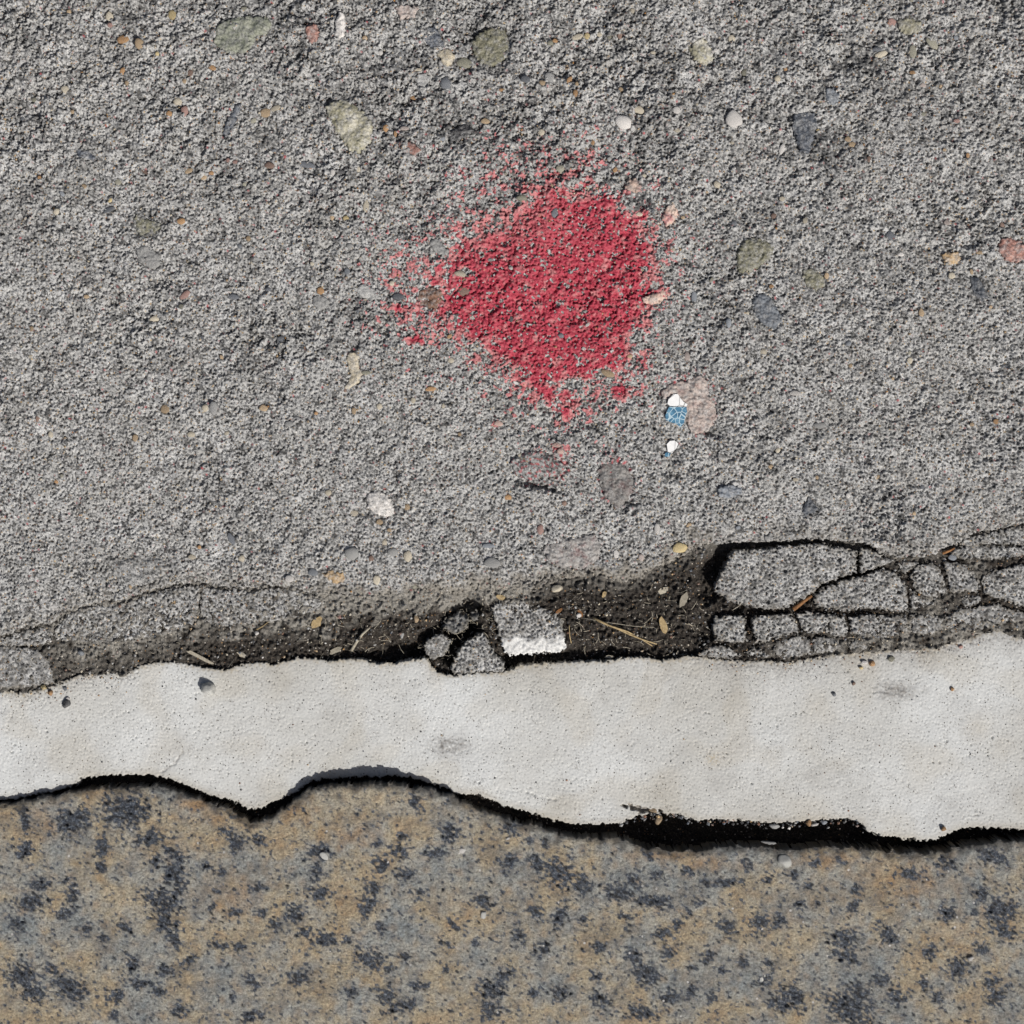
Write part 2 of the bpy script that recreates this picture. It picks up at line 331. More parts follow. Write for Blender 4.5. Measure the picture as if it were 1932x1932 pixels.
# pebbles: u, v, width, height, angle, material
PEB = [(325,27,20,18,0,'yellow'),(230,74,24,20,-15,'orange'),(262,82,20,18,70,'tan'),(335,190,19,18,0,'cream'),(349,210,15,20,0,'rust'),
(501,212,26,17,-25,'tan'),(519,204,22,13,-25,'cream'),(123,169,17,15,30,'cream'),(231,132,12,17,20,'orange'),(240,157,9,10,0,'tan'),(359,137,14,12,0,'brown'),
(400,128,16,12,20,'orange'),(320,215,12,12,0,'orange'),(296,100,9,10,0,'yellow'),(64,188,10,9,0,'olive'),(74,335,9,8,0,'orange'),(270,322,22,8,35,'brown'),
(355,322,15,11,-30,'tan'),(398,325,12,10,0,'orange'),(385,334,15,8,-20,'tan'),(430,302,9,9,0,'rust'),(443,305,12,9,0,'rust'),(222,343,12,13,0,'olive_l'),(107,398,14,16,40,'cream'),
(343,418,18,12,-5,'orange'),(334,385,10,22,-60,'grey'),(468,450,10,13,20,'tan'),(205,396,22,10,-30,'slate'),(290,600,22,14,-10,'cream'),(350,556,26,12,-40,'rust'),(342,578,12,9,20,'olive'),
(604,549,15,18,0,'orange'),(690,389,11,26,10,'cream'),(652,410,14,12,0,'yellow'),(627,410,9,12,0,'tan'),(628,325,12,12,0,'white_s'),(577,310,34,16,10,'slate'),(508,312,18,14,0,'brown'),(641,323,26,10,0,'black'),
(728,242,12,14,0,'orange'),(746,252,8,12,0,'orange'),(762,242,18,11,0,'pinkish'),(915,228,16,12,0,'tan'),(688,70,12,11,0,'tan'),(606,75,14,12,0,'grey'),(577,99,10,10,0,'white_s'),
(857,104,1,1,0,'cream'),(788,131,16,8,0,'cream'),(876,118,30,22,0,'olive'),(840,155,24,28,0,'slate'),(718,98,10,10,0,'white_s'),
(1108,68,14,12,0,'yellow'),(1130,65,11,11,0,'cream'),(1047,77,10,9,0,'orange'),(1038,80,14,12,0,'olive'),(1150,70,9,9,0,'olive'),(1170,66,12,14,0,'brown'),(1088,70,26,14,-20,'cream'),
(1074,151,9,16,40,'orange'),(1088,158,8,10,0,'tan'),(1024,157,14,9,20,'tan'),(1037,146,24,20,0,'grey'),(990,150,20,20,0,'slate'),(1171,168,9,9,0,'tan'),(1204,205,28,18,15,'cream'),(1177,232,36,26,25,'white_s'),
(1277,208,19,14,-10,'white_s'),(1277,246,13,10,0,'cream'),(1384,226,30,38,0,'white_s'),(1405,134,14,16,0,'olive'),(1086,177,10,14,0,'orange'),(1022,250,16,12,30,'cream'),(1380,72,14,18,0,'cream'),(1351,94,9,8,0,'white_s'),
(1330,92,12,12,0,'orange'),(1150,300,9,9,0,'grey'),(1119,268,9,9,0,'orange'),(1160,320,9,14,40,'orange'),(1206,404,12,9,0,'cream'),(1215,330,10,9,0,'cream'),(1353,349,16,12,45,'cream'),(1170,303,8,10,0,'white_s'),
(1722,97,15,34,0,'olive_l'),(1759,80,27,17,40,'olive_l'),(1654,92,22,12,0,'slate'),(1664,102,28,12,-20,'cream'),(1686,50,1,1,0,'rust'),(1684,41,20,16,0,'rust'),(1722,136,14,9,0,'orange'),(1742,160,12,9,0,'pinkish'),
(1466,148,14,14,0,'cream'),(1482,131,8,8,0,'orange'),(1476,281,14,20,20,'white_s'),(1608,272,16,14,0,'tan'),(1600,262,12,12,0,'tan'),(1624,275,14,14,0,'grey'),(1640,300,9,12,0,'brown'),(1530,300,1,1,0,'tan'),
(1476,375,14,9,0,'cream'),(1518,417,10,14,0,'cream'),(1700,480,12,9,0,'white_s'),(1847,476,16,9,0,'tan'),(1806,228,14,8,0,'rust'),(1826,293,9,9,0,'orange'),(1780,284,8,8,0,'tan'),(1742,215,9,9,0,'olive'),
(868,515,26,14,10,'cream'),(770,1050,18,22,0,'cream'),(876,548,28,20,-20,'brown'),(925,490,12,8,0,'grey'),(1046,402,12,20,20,'slate'),(984,373,24,14,0,'olive'),(1058,318,18,14,0,'olive_l'),(981,582,8,9,0,'white_s'),(964,602,8,16,0,'black'),
(1101,658,8,8,0,'white_s'),(1058,632,14,12,0,'slate'),(1148,705,30,13,20,'tan'),(780,755,12,11,0,'cream'),(850,680,12,14,0,'cream'),(812,734,20,10,-10,'orange'),(836,765,8,12,0,'cream'),(716,767,12,12,0,'cream'),
(668,775,12,13,0,'tan'),(690,703,20,10,0,'olive'),(940,799,16,12,0,'pinkred'),(958,937,17,13,0,'orange'),(768,957,13,13,0,'tan'),(668,968,20,12,0,'cream'),(982,862,14,18,0,'cream'),(1050,840,18,10,0,'pinkred'),(1057,850,16,14,0,'pinkred'),
(1065,950,10,10,0,'brown'),(1240,997,14,20,0,'white_s'),(1162,1046,11,22,-5,'white_s'),(1282,1034,27,22,-15,'yellow'),(1300,990,14,10,-30,'tan'),(1020,1000,14,20,0,'rust'),(1210,1052,14,14,0,'pinkish'),(1330,860,14,8,0,'white_s'),
(362,1051,14,11,0,'cream'),(456,1052,15,16,20,'cream'),(437,1018,28,12,60,'slate'),(246,1107,8,9,0,'tan'),(314,1093,1,1,0,'tan'),(715,985,14,14,0,'tan'),(735,1000,10,8,0,'tan'),(725,1022,12,14,0,'cream'),(665,1045,30,24,0,'grey'),
(711,1094,18,18,0,'cream'),(545,1092,18,18,0,'white_s'),(590,1080,18,16,0,'blue'),(700,1052,12,14,0,'brown'),(742,1042,22,16,0,'grey'),(1050,1052,26,14,0,'grey'),(920,1030,26,12,0,'blue'),(928,1062,30,22,0,'grey'),
(1454,880,14,12,0,'tan'),(1548,803,26,12,0,'grey'),(1880,795,14,10,0,'orange'),(1833,801,10,9,0,'tan'),(1500,742,22,11,0,'white_s'),(1510,800,1,1,0,'tan'),(1440,662,16,14,0,'cream'),(1436,680,10,10,0,'grey'),(1560,520,12,12,0,'tan'),
(1795,520,14,16,0,'cream'),(1738,590,10,18,0,'tan'),(1410,590,8,8,0,'cream'),(1605,690,9,8,0,'tan'),(1717,680,14,12,0,'cream'),(1455,540,10,9,0,'orange'),(1500,460,10,9,0,'grey'),(1296,670,14,22,0,'pinkish'),(1294,588,14,10,0,'grey'),
(404,770,20,26,0,'grey'),(310,772,18,22,0,'tan'),(497,770,16,14,0,'tan'),(360,818,18,14,0,'cream'),(388,770,14,14,0,'cream'),(255,826,14,14,0,'tan'),(545,800,18,14,0,'grey'),(95,820,9,14,0,'cream'),(182,853,12,12,0,'white_s'),
(620,930,14,12,0,'cream'),(1600,935,10,10,0,'white_s'),(1500,905,12,9,0,'cream'),(1870,1010,1,1,0,'grey'),(1797,1052,15,13,0,'blue'),(1725,968,9,9,0,'tan'),(530,640,16,12,0,'slate'),(60,620,9,10,0,'tan'),(163,560,12,10,0,'tan'),
(440,560,20,12,0,'slate'),(505,545,14,10,0,'slate'),(415,130,1,1,0,'tan'),(206,130,1,1,0,'tan'),(130,22,10,9,0,'tan'),(208,47,14,9,0,'rust'),(460,15,14,9,0,'olive'),(205,30,14,20,0,'cream'),(1232,98,12,8,0,'cream'),
(660,465,12,12,0,'grey'),(655,512,14,14,0,'blue'),(655,530,1,1,0,'blue'),(750,560,24,18,0,'slate'),(1680,446,18,22,0,'slate'),(1385,420,14,14,0,'slate'),(1375,610,12,18,0,'blue'),(1310,560,14,22,0,'blue'),(1288,410,9,8,0,'tan')]

# loose broken pieces of concrete: outline, height, tilt-x, tilt-y, label, category
CH = []
def chunk(poly, z, tx, ty, label, **k): CH.append((poly, z, tx, ty, label, k))
chunk([(101,1197),(109,1178),(127,1159),(157,1149),(196,1141),(232,1139),(280,1122),(322,1111),(350,1105),(378,1107),(376,1130),(372,1159),(361,1182),(320,1194),(280,1202),(240,1210),(196,1214),(150,1212),(110,1208)],-2.5,0,-2,"long broken concrete piece with a rounded left end below the left crack")
chunk([(382,1107),(426,1113),(476,1117),(506,1110),(548,1113),(590,1124),(612,1136),(600,1150),(560,1164),(510,1172),(460,1178),(410,1182),(380,1170),(376,1150)],-2,0,-2,"thin concrete slab fragment right of the round-ended piece, fading into dusty soil")
chunk([(-40,1215),(10,1203),(36,1193),(70,1187),(97,1184),(100,1200),(94,1213),(60,1218),(15,1219),(-40,1224)],-4,0,0,"small wedge of broken concrete at the far left, above the smooth grey block")
chunk([(-45,1224),(15,1221),(45,1223),(72,1228),(88,1244),(97,1270),(98,1287),(70,1294),(30,1297),(-45,1300)],-3.5,0,-1,"smooth blue-grey concrete block at the left edge touching the white strip", blue=1)
chunk([(832,1184),(838,1173),(845,1164),(862,1153),(882,1161),(886,1174),(877,1190),(862,1197),(845,1194)],-9,0,0,"dark greenish lump of stone deep in the hole, above the grey chip", dark=1)
chunk([(886,1156),(896,1150),(907,1160),(906,1171),(893,1174),(886,1168)],-14,0,0,"smallest dark lump in the hole, beside the greenish stone", dark=1)
chunk([(800,1221),(806,1208),(824,1199),(832,1196),(850,1210),(843,1227),(832,1238),(817,1246),(806,1236)],-6,2,0,"light grey five-sided chip standing at the left of the hole", fine=1)
chunk([(912,1193),(901,1199),(884,1210),(867,1224),(857,1245),(850,1264),(858,1272),(872,1271),(901,1269),(926,1267),(941,1270),(953,1265),(951,1252),(937,1238),(924,1218)],-4.5,0,0,"triangular grey concrete lump jutting into the white strip")
chunk([(931,1142),(944,1134),(981,1133),(1013,1144),(1050,1156),(1061,1170),(1064,1203),(1066,1223),(1056,1230),(1013,1232),(962,1236),(952,1230),(946,1206),(939,1195),(938,1176),(930,1162)],-5.5,0,-3,"brick-shaped concrete block with sunlight coloured into its lower edge beside the hole", white=1)
chunk([(1388,1038),(1377,1051),(1366,1071),(1353,1098),(1351,1116),(1376,1133),(1417,1144),(1464,1150),(1488,1144),(1509,1131),(1531,1119),(1550,1102),(1586,1089),(1616,1079),(1616,1040),(1587,1034),(1548,1026),(1503,1030),(1475,1032),(1419,1038)],-1,0,0,"largest broken slab piece, right of the black wedge-shaped gap")
chunk([(1625,1035),(1643,1037),(1660,1049),(1690,1058),(1669,1066),(1648,1074),(1624,1079)],-2.5,0,0,"small three-cornered piece right of the largest slab piece, under the upper crack")
chunk([(1539,1144),(1537,1124),(1554,1109),(1587,1098),(1632,1087),(1665,1073),(1685,1079),(1704,1096),(1711,1108),(1713,1154),(1693,1154),(1671,1149),(1629,1147),(1598,1152),(1570,1147)],-2.2,0,0,"loaf-shaped cracked piece with dark pores, below right of the largest slab piece")
chunk([(1694,1063),(1716,1060),(1734,1062),(1719,1074),(1711,1080),(1696,1076)],-4.5,0,0,"tiny triangular fragment above the two square-ish pieces")
chunk([(1718,1086),(1733,1067),(1759,1063),(1774,1076),(1785,1109),(1788,1118),(1755,1127),(1738,1121),(1724,1106)],-2.8,0,0,"round-topped cracked piece between the loaf-shaped piece and the four-sided one")
chunk([(1718,1112),(1738,1128),(1756,1132),(1775,1138),(1750,1147),(1719,1153)],-4,0,0,"low triangular fragment beneath the round-topped piece")
chunk([(1782,1062),(1820,1064),(1834,1079),(1847,1098),(1847,1114),(1796,1118),(1787,1084)],-2.6,0,0,"four-sided pitted piece right of the round-topped one")
chunk([(1813,1027),(1822,1016),(1847,1009),(1875,1004),(1903,998),(1945,992),(1945,1028),(1900,1027),(1850,1026),(1826,1030)],-2.2,0,0,"uppermost slab sliver at the right edge, along the upper crack")
chunk([(1796,1038),(1815,1031),(1850,1029),(1900,1030),(1945,1031),(1945,1046),(1920,1049),(1881,1054),(1839,1055),(1798,1052)],-3,0,0,"second slab sliver from the top at the right edge, darkly pitted")
chunk([(1855,1086),(1878,1078),(1912,1068),(1945,1062),(1945,1145),(1918,1140),(1884,1129),(1856,1118)],-2.4,0,0,"wide pitted piece at the right edge between two dark seams")
chunk([(1815,1131),(1848,1122),(1852,1134),(1840,1142),(1822,1147)],-3.5,0,0,"small light fragment below the four-sided pitted piece")
chunk([(1721,1161),(1760,1160),(1780,1169),(1779,1185),(1755,1198),(1722,1193)],-3.2,0,0,"oval piece in the lower row, third from the right edge", blue=.6)
chunk([(1786,1162),(1812,1152),(1850,1146),(1884,1141),(1912,1153),(1945,1158),(1945,1172),(1905,1172),(1866,1182),(1830,1190),(1796,1195),(1784,1186)],-4.2,0,-1,"long dusty blue-grey piece above the white strip at the far right", blue=1)
chunk([(1348,1166),(1383,1162),(1406,1164),(1409,1209),(1389,1213),(1352,1206),(1346,1190)],-3.6,0,0,"leftmost squarish piece of the lower row, below the largest slab piece", blue=.5)
chunk([(1419,1165),(1440,1163),(1494,1160),(1503,1176),(1508,1191),(1475,1201),(1448,1211),(1430,1212),(1421,1190)],-3.4,0,0,"trapezoid piece in the lower row, second from its left end", blue=.3)
chunk([(1503,1158),(1531,1155),(1560,1160),(1576,1162),(1562,1178),(1552,1192),(1530,1195),(1517,1190),(1509,1174)],-3.4,0,0,"wedge-shaped piece in the lower row beneath the loaf-shaped piece's left end")
chunk([(1562,1180),(1574,1164),(1593,1165),(1600,1184),(1597,1201),(1577,1199),(1557,1194)],-3.6,0,0,"narrow piece in the middle of the lower row")
chunk([(1605,1166),(1640,1161),(1693,1164),(1714,1165),(1714,1189),(1697,1199),(1660,1202),(1637,1200),(1606,1196)],-3.0,0,0,"wide dark-pitted piece of the lower row beneath the loaf-shaped piece")
chunk([(1460,1226),(1466,1212),(1488,1205),(1512,1201),(1529,1206),(1530,1232),(1497,1241),(1470,1237)],-4,0,0,"left one of the two rounded stones touching the strip below the lower row", blue=.8)
chunk([(1534,1210),(1547,1201),(1580,1208),(1592,1222),(1562,1231),(1535,1234)],-4,0,0,"right one of the two rounded stones touching the strip below the lower row", blue=.8)
chunk([(1603,1219),(1612,1209),(1634,1210),(1637,1222),(1612,1227)],-4,0,0,"small bluish pebble-like fragment at the strip, right of the two rounded stones", blue=1)
chunk([(1318,1236),(1341,1219),(1375,1222),(1398,1238),(1375,1243),(1340,1241)],-5.5,0,0,"flat dusty fragment at the strip, below the leftmost squarish piece", blue=.6)
chunk([(1405,1231),(1422,1219),(1448,1227),(1462,1238),(1440,1243),(1412,1242)],-5.5,0,0,"dark crumbly fragment between the flat dusty one and the rounded stones", dark=.4)

# ------------------------------------------------------------------ height and colour fields
RIM = []                                          # (outline, width, depth) grooves round the set stones
def slab_fields(U, V):
    fine = ((U > -70) & (U < 2000) & (V > -70) & (V < 2000)).astype(np.float32)
    y = np.clip(V / 1100., 0, 1)
    zone = nz('w', U, V)
    rough = np.clip(1.05 - 0.85 * y + .22 * zone + .25 * np.exp(-((U - 1000) / 420.) ** 2 - ((V - 120) / 240.) ** 2), .18, 1.4)
    pq = nz('q', U, V); pits = sstep(.25, .95, pq + .25 * nz('f', U, V)) * 3.6 * (.8 + .4 * rough) + sstep(1.15, 1.9, pq) * 3.5 * rough + sstep(1.0, 1.5, nz('p', U, V)) * 4.5 * np.clip(1.3 - rough, .15, 1) + nz('f2', U, V, 31) * .35
    lumps = nz('g', U, V) * .40 * (0.25 + rough) + nz('g2', U, V, 77) * .3 * rough
    h = nz('h', U, V)
    ledge = (np.abs(nz('k', U, V)) - .8) * 1.1 * rough + nz('b', U, V) * 2.2 * rough + np.abs(nz('q2', U, V, 91)) * -1.5 * rough + h * .8 * rough + np.tanh(nz('h', U, V, 300, 90) * 3) * .9 * rough
    Z = fine * (-pits + lumps + ledge + nz('m', U, V) * .9 * rough) + nz('l', U, V) * 1.3 * fine
    gash = fine * sstep(1.9, 2.5, nz('k', U, V, 512, 60)) * 4.5 * rough
    return Z - gash - 0.5, rough, fine
def sand_f(U, V, o=0):
    return np.clip(sstep(.70, 1.15, nz('q', U, V, 611 + o, 40)) * .90 + sstep(1.3, 1.6, nz('p', U, V, 300 + o, 640)) * .85, 0, .9)
DARK_SPOTS = [(270,425,38,22),(1535,530,26,22),(1560,60,14,10),(1846,548,24,28),(255,1075,60,26),(925,90,30,30),(1018,915,50,8),(1345,815,26,9),(505,260,30,22),(560,40,40,18),(1620,120,50,25),(740,120,40,14),(870,240,60,26),(1185,950,20,8),(1200,375,26,20),(1100,1060,40,16),(1560,285,30,40),(1500,1000,20,14)]  # dark patches; some paint shade into the carved cavities

# slab grid
us = axis(-42, 1974, G, 6000); vs = np.concatenate([axis(-42, 1150, G, 6000, True, False), np.arange(1151.75, 1225, G)])
U, V = np.meshgrid(us, vs)
Zs, rough, fineS = slab_fields(U, V)
sd = line_sd(U, V, SLAB_EDGE)
sdn = sd + (nz('k', U, V, 100) * 1.3 + nz('f2', U, V) * .7) * (np.abs(U - 966) < 1100)
R = np.where((U > 640) & (U < 1340), 16., 4.)
R = np.where((U > 615) & (U < 925), 34., R)
t = np.clip(1 - sdn / R, 0, 1.0)
drop = R * .35 * (1 - np.sqrt(np.clip(1 - t * t, 0, 1)))
Zs -= drop
for (poly, mat, hgt, rr) in ROCKS:
    cu = np.array([p[0] for p in poly]); cv = np.array([p[1] for p in poly])
    i0, i1 = np.searchsorted(us, [cu.min() - 16, cu.max() + 16]); j0, j1 = np.searchsorted(vs, [cv.min() - 16, cv.max() + 16])
    sl = (slice(j0, j1), slice(i0, i1))
    d = poly_sd(U[sl], V[sl], poly)
    Zs[sl] -= 2.6 * np.exp(-((d - 0) / 3.2) ** 2) * (0.35 + .65 * (nz('h', U[sl], V[sl], 40) > -.2)) + np.where(d > 0, np.minimum(d, 6), 0) * .5
stain_shade = np.zeros_like(U)
for (a, b, w, h) in DARK_SPOTS:
    stain_shade = np.maximum(stain_shade, np.exp(-((U - a) / w) ** 2 - ((V - b) / h) ** 2) * .9)
stain_shade = np.clip(stain_shade * (.55 + .5 * nz('g', U, V)) + .42 * sstep(.3, 1.6, nz('q2', U, V, 900)) * (.35 + .65 * rough) + .22 * sstep(-.2, 1.5, nz('b', U, V, 333)) * rough, 0, .92)
dust = np.clip(sstep(42, 4, sd + 8 * nz('m', U, V)) * np.where((U > 600) & (U < 1345), .85, .3), 0, 1)
redp = np.zeros_like(U)
for (a, b, w, h, k) in ((1300,740,50,34,.8),(1325,790,24,30,.7),(1160,900,34,44,.7),(1050,880,30,30,.7),(1085,1045,44,26,.5),(1000,450,330,230,.25)):
    redp = np.maximum(redp, np.exp(-((U - a) / w) ** 2 - ((V - b) / h) ** 2) * k)
redp = sstep(.45, .8, redp + .22 * nz('g', U, V, 44)) * fineS
if True:   # cavity under the lump below the paint splash, and the notch by the pink stone
    for (a, b, w, h, dp) in ((1018,916,46,6,14),(1345,818,22,6,10),(1190,948,16,5,8),(1178,962,8,7,6),(905,55,16,4,9),(575,42,10,4,6),(895,62,10,5,8),(632,20,16,8,7),(850,96,10,3,4),(1214,388,7,9,9),(1200,372,14,6,4),(800,38,1,1,0),(745,165,26,5,6),(425,34,22,4,5),(940,215,30,5,4),(860,262,14,6,5),(1055,325,12,5,5),(1370,905,1,1,0)):
        ang = -.25
        x = (U - a) * math.cos(ang) - (V - b) * math.sin(ang); yy = (U - a) * math.sin(ang) + (V - b) * math.cos(ang)
        Zs -= dp * np.exp(-((x / w) ** 2 + ((yy + nz('g', U, V) * 1.6) / h) ** 2) ** 1.5)
keep = sdn > -2.2
Zc = np.where(sdn < 0, np.where(R > 10, Zs - 10 - 0 * sdn, -34), Zs)
pavement = grid_mesh("pavement", U, V, Zc, keep, M['concrete'], dict(stain_shade=stain_shade, dust=dust, redp=redp, sand=sand_f(U, V)))
tag(pavement, "rough grey concrete pavement with pebbles of aggregate showing", kind='structure')
slab_top = (us, vs, Zs)
def slab_z(u, v):
    i = min(np.searchsorted(us, u), len(us) - 1); j = min(np.searchsorted(vs, v), len(vs) - 1)
    a = Zs[max(j - 2, 0):j + 3, max(i - 2, 0):i + 3]
    return float(np.percentile(a, 70))

# ---------------- red paint splash: a thin skin that follows the concrete
CORE = [(832,425),(862,438),(884,446),(900,418),(930,400),(962,378),(990,352),(1022,336),(1060,345),(1100,350),(1150,352),(1188,372),(1206,395),(1222,425),(1236,455),(1240,500),(1236,545),(1228,590),(1218,622),(1196,650),(1190,690),(1168,722),(1140,720),(1112,745),(1090,775),(1062,790),(1035,775),(1010,770),(985,740),(960,705),(925,680),(895,660),(868,640),(845,622),(815,615),(792,605),(765,600),(745,580),(752,560),(790,545),(800,510),(828,490),(838,460)]
HALO = [(760,440),(800,420),(845,400),(880,330),(930,285),(1000,268),(1060,285),(1120,268),(1185,300),(1225,345),(1250,420),(1275,480),(1262,560),(1262,620),(1225,690),(1210,745),(1150,775),(1130,810),(1070,820),(1010,800),(960,760),(920,730),(880,690),(830,650),(760,655),(720,620),(700,580),(705,510),(720,470)]
i0, i1 = np.searchsorted(us, [640, 1370]); j0, j1 = np.searchsorted(vs, [220, 1010])
up, vp, zp = U[j0:j1, i0:i1], V[j0:j1, i0:i1], Zs[j0:j1, i0:i1]
core = poly_sd(up, vp, CORE); halo = poly_sd(up, vp, HALO)
D = np.clip(core / 24., -.80, 1.6) + np.clip(halo / 40., -2.2, .8)
for (a, b, w, h, k) in ((1055,846,20,10,2.6),(1070,875,20,16,1.3),(1010,912,60,10,1.5),(1155,885,34,22,1.6),(1165,925,22,20,1.5),(935,800,12,9,2.4),(925,850,22,14,1.3),(860,745,10,6,2.6),(790,642,26,10,2.2),(1240,562,26,13,2.2),(1180,740,28,18,1.6),(1215,390,12,16,2.2),(1300,750,30,16,1.3),(1315,790,18,16,1.0),(1220,690,16,20,1.5),(1130,300,40,16,.7),(960,925,14,10,1.4)):
    D += k * 1.25 * np.exp(-((up - a) / w) ** 2 - ((vp - b) / h) ** 2)
for (a, b, w, h, k) in ((1200,382,22,18,3.5),(1165,330,34,26,2.6),(985,375,20,12,3.2),(810,562,30,26,3.0),(1080,725,34,14,3.4),(1020,772,12,18,2.6),(1035,795,14,9,1.8),(905,380,26,12,1.6),(935,425,30,14,1.6),(900,655,14,8,1.6),(826,464,24,18,3.2),(870,515,18,9,2.4),(945,390,30,9,1.3),(1148,706,18,9,3),(1208,640,22,14,1.5),(1240,600,22,22,1.6)):
    D -= k * np.exp(-((up - a) / w) ** 2 - ((vp - b) / h) ** 2)
holes = sstep(1.5, 1.9, nz('g', up, vp, 200, 11)) * 3.2 + sstep(1.7, 2.1, nz('k', up, vp, 50, 400)) * 2.5
Dn = D + .12 + .35 * nz('g', up, vp, 5, 9) + .9 * nz('q', up, vp, 40, 3) + .5 * nz('h', up, vp, 8, 3) + .25 * nz('f2', up, vp, 4) - holes - sstep(.5, 1.1, nz('q', up, vp)) * 1.6 - .15
on = Dn > 0
q = (on[:-1, :-1].astype(int) + on[1:, :-1] + on[:-1, 1:] + on[1:, 1:]) >= 3
thin = np.clip(sstep(2.2, .9, D + .5 * nz('h', up, vp, 33) + .25 * nz('g', up, vp, 3)) + .75 * np.exp(-((up - 930) / 95.) ** 2 - ((vp - 395) / 60.) ** 2) + .35 * sstep(.6, 1.7, nz('g2', up, vp)), 0, 1)
paint = cell_mesh("paint_splash", up, vp, zp + .45, q, M['paint'], dict(thin=thin))
tag(paint, "crimson red paint splash soaked into the rough concrete, pink at its ragged edges", "paint splash")

# ---------------- set stones (parts of the pavement)
def patch(name, poly, ztop, rr, mat, parent=None, depth=20, step=G, jag=.8, attrs=None, kind=None, origin=None, grow=0.):
    a = np.array(poly, float); u0, v0 = a.min(0) - 9; u1, v1 = a.max(0) + 9
    uu, vv = np.meshgrid(np.arange(u0, u1, step), np.arange(v0, v1, step))
    d = poly_sd(uu, vv, poly) + grow + nz('g', uu, vv, 19) * jag * 1.2 + nz('f2', uu, vv, 3) * jag * .6
    t = np.clip(1 - d / rr, 0, 1)
    z = ztop(uu, vv, d) - rr * .55 * (1 - np.sqrt(np.clip(1 - t * t, 0, 1)))
    z = np.where(d < 0, z - depth, z)
    return cell_keep(name, uu, vv, z, d > -step * 1.2, mat, {k: f(uu, vv, d) for k, f in (attrs or {}).items()}, parent, origin, kind)
def cell_keep(name, uu, vv, z, keep, mat, attrs, parent, origin, kind):
    return grid_mesh(name, uu, vv, z, keep, mat, attrs, parent, origin, kind)
for k, (poly, mk, hgt, rr) in enumerate(ROCKS):
    c = np.mean(np.array(poly), axis=0); base = float(np.median([slab_z(*p) for p in poly])) + 1.5
    sd_k = (k * 97) % 1500
    tex = .55 if mk in ('white_s', 'cream', 'grey') else 1.0
    def zt(uu, vv, d, b=base, h=hgt, s=sd_k, tx=tex):
        return b + h * .8 + np.clip(d, 0, 20) / 20 * h * .5 + nz('k', uu, vv, s) * .45 * tx + nz('f', uu, vv, s) * .55 * tx + nz('g2', uu, vv, s) * .5 * tx - sstep(1.2, 1.9, nz('p', uu, vv, s)) * 2.4 * tx + nz('h', uu, vv, s) * .9 * tx
    attrs = {}
    if mk == 'concrete': attrs = dict(redp=lambda a, b, d: (nz('g', a, b, 44) > .9) * .7 * (b > 800) * (a > 900) * (b < 1000), stain_shade=lambda a, b, d: .28 + .12 * nz('g', a, b), sand=lambda a, b, d: sand_f(a, b))
    patch("stone", poly, zt, rr, M[mk], pavement, 7, G, .9, attrs)

# ---------------- pebbles (parts of the pavement), sharing a few meshes
def blob_mesh(name, seed, sub=2, flat=1.0, jag=.16):
    r = random.Random(seed); bm = bmesh.new(); bmesh.ops.create_icosphere(bm, subdivisions=sub, radius=1)
    dirs = [(Vector((r.gauss(0, 1), r.gauss(0, 1), r.gauss(0, 1))).normalized(), r.uniform(.55, .93)) for _ in range(11)]
    for v in bm.verts:
        n = v.co.normalized(); d = 1.0
        for w, c in dirs:                       # a few soft facets
            t = n.dot(w)
            if t > c: d = min(d, c / t * (1 + .02 * r.random()))
        v.co = n * d * (1 + jag * .25 * r.gauss(0, 1))
    for f in bm.faces: f.smooth = True
    me = bpy.data.meshes.new(name); bm.to_mesh(me); bm.free(); return me
MATKEYS = ['cream','tan','orange','brown','rust','slate','blue','grey','white_s','olive','olive_l','green','pinkish','pinkred','black','yellow']
shape = {}
def pebble_mesh(mk, i):
    key = (mk, i)
    if key not in shape:
        me = blob_mesh("pebble", i * 13 + 5, 2, 1, .30); me.materials.append(M[mk]); shape[key] = me
    return shape[key]
def put_pebble(u, v, w, h, ang, mk, i, name="pebble", lift=.02):
    o = bpy.data.objects.new(name, pebble_mesh(mk, i % 5)); COL.objects.link(o); o.parent = pavement
    m = min(w, h) / 2
    o.location = P(u, v, slab_z(u, v) + m * lift)
    o.scale = (w / 2 * S * 1.08, h / 2 * S * 1.08, m * .55 * S); o.rotation_euler = (0, 0, -math.radians(ang))
    return o
peb = [p for p in PEB if p[2] > 1]
for i, p in enumerate(peb): put_pebble(*p, i)
r = random.Random(21)
def in_rock(u, v):
    for (poly, *_x) in ROCKS:
        a = poly
        if min(q[0] for q in a) < u < max(q[0] for q in a) and min(q[1] for q in a) < v < max(q[1] for q in a): return True
    return any(abs(u - p[0]) < p[2] * .6 + 4 and abs(v - p[1]) < p[3] * .6 + 4 for p in peb)
def edge_y(pts, u): return float(np.interp(u, [p[0] for p in pts], [p[1] for p in pts]))
n = 0
while n < 300 - len(peb) - 2:
    u = r.uniform(-20, 1950); v = r.uniform(-20, 1120)
    if v > edge_y(SLAB_EDGE, u) - 14 or in_rock(u, v) or r.random() < v / 1900: continue
    w = r.uniform(7, 12.5); mk = r.choices(['cream','tan','orange','grey','white_s','slate','blue','brown','olive_l','pinkish','yellow'], [5,6,3,5,3,3,2,2,3,2,1])[0]
    put_pebble(u, v, w, w * r.uniform(.65, 1), r.uniform(0, 180), mk, n, lift=0); n += 1
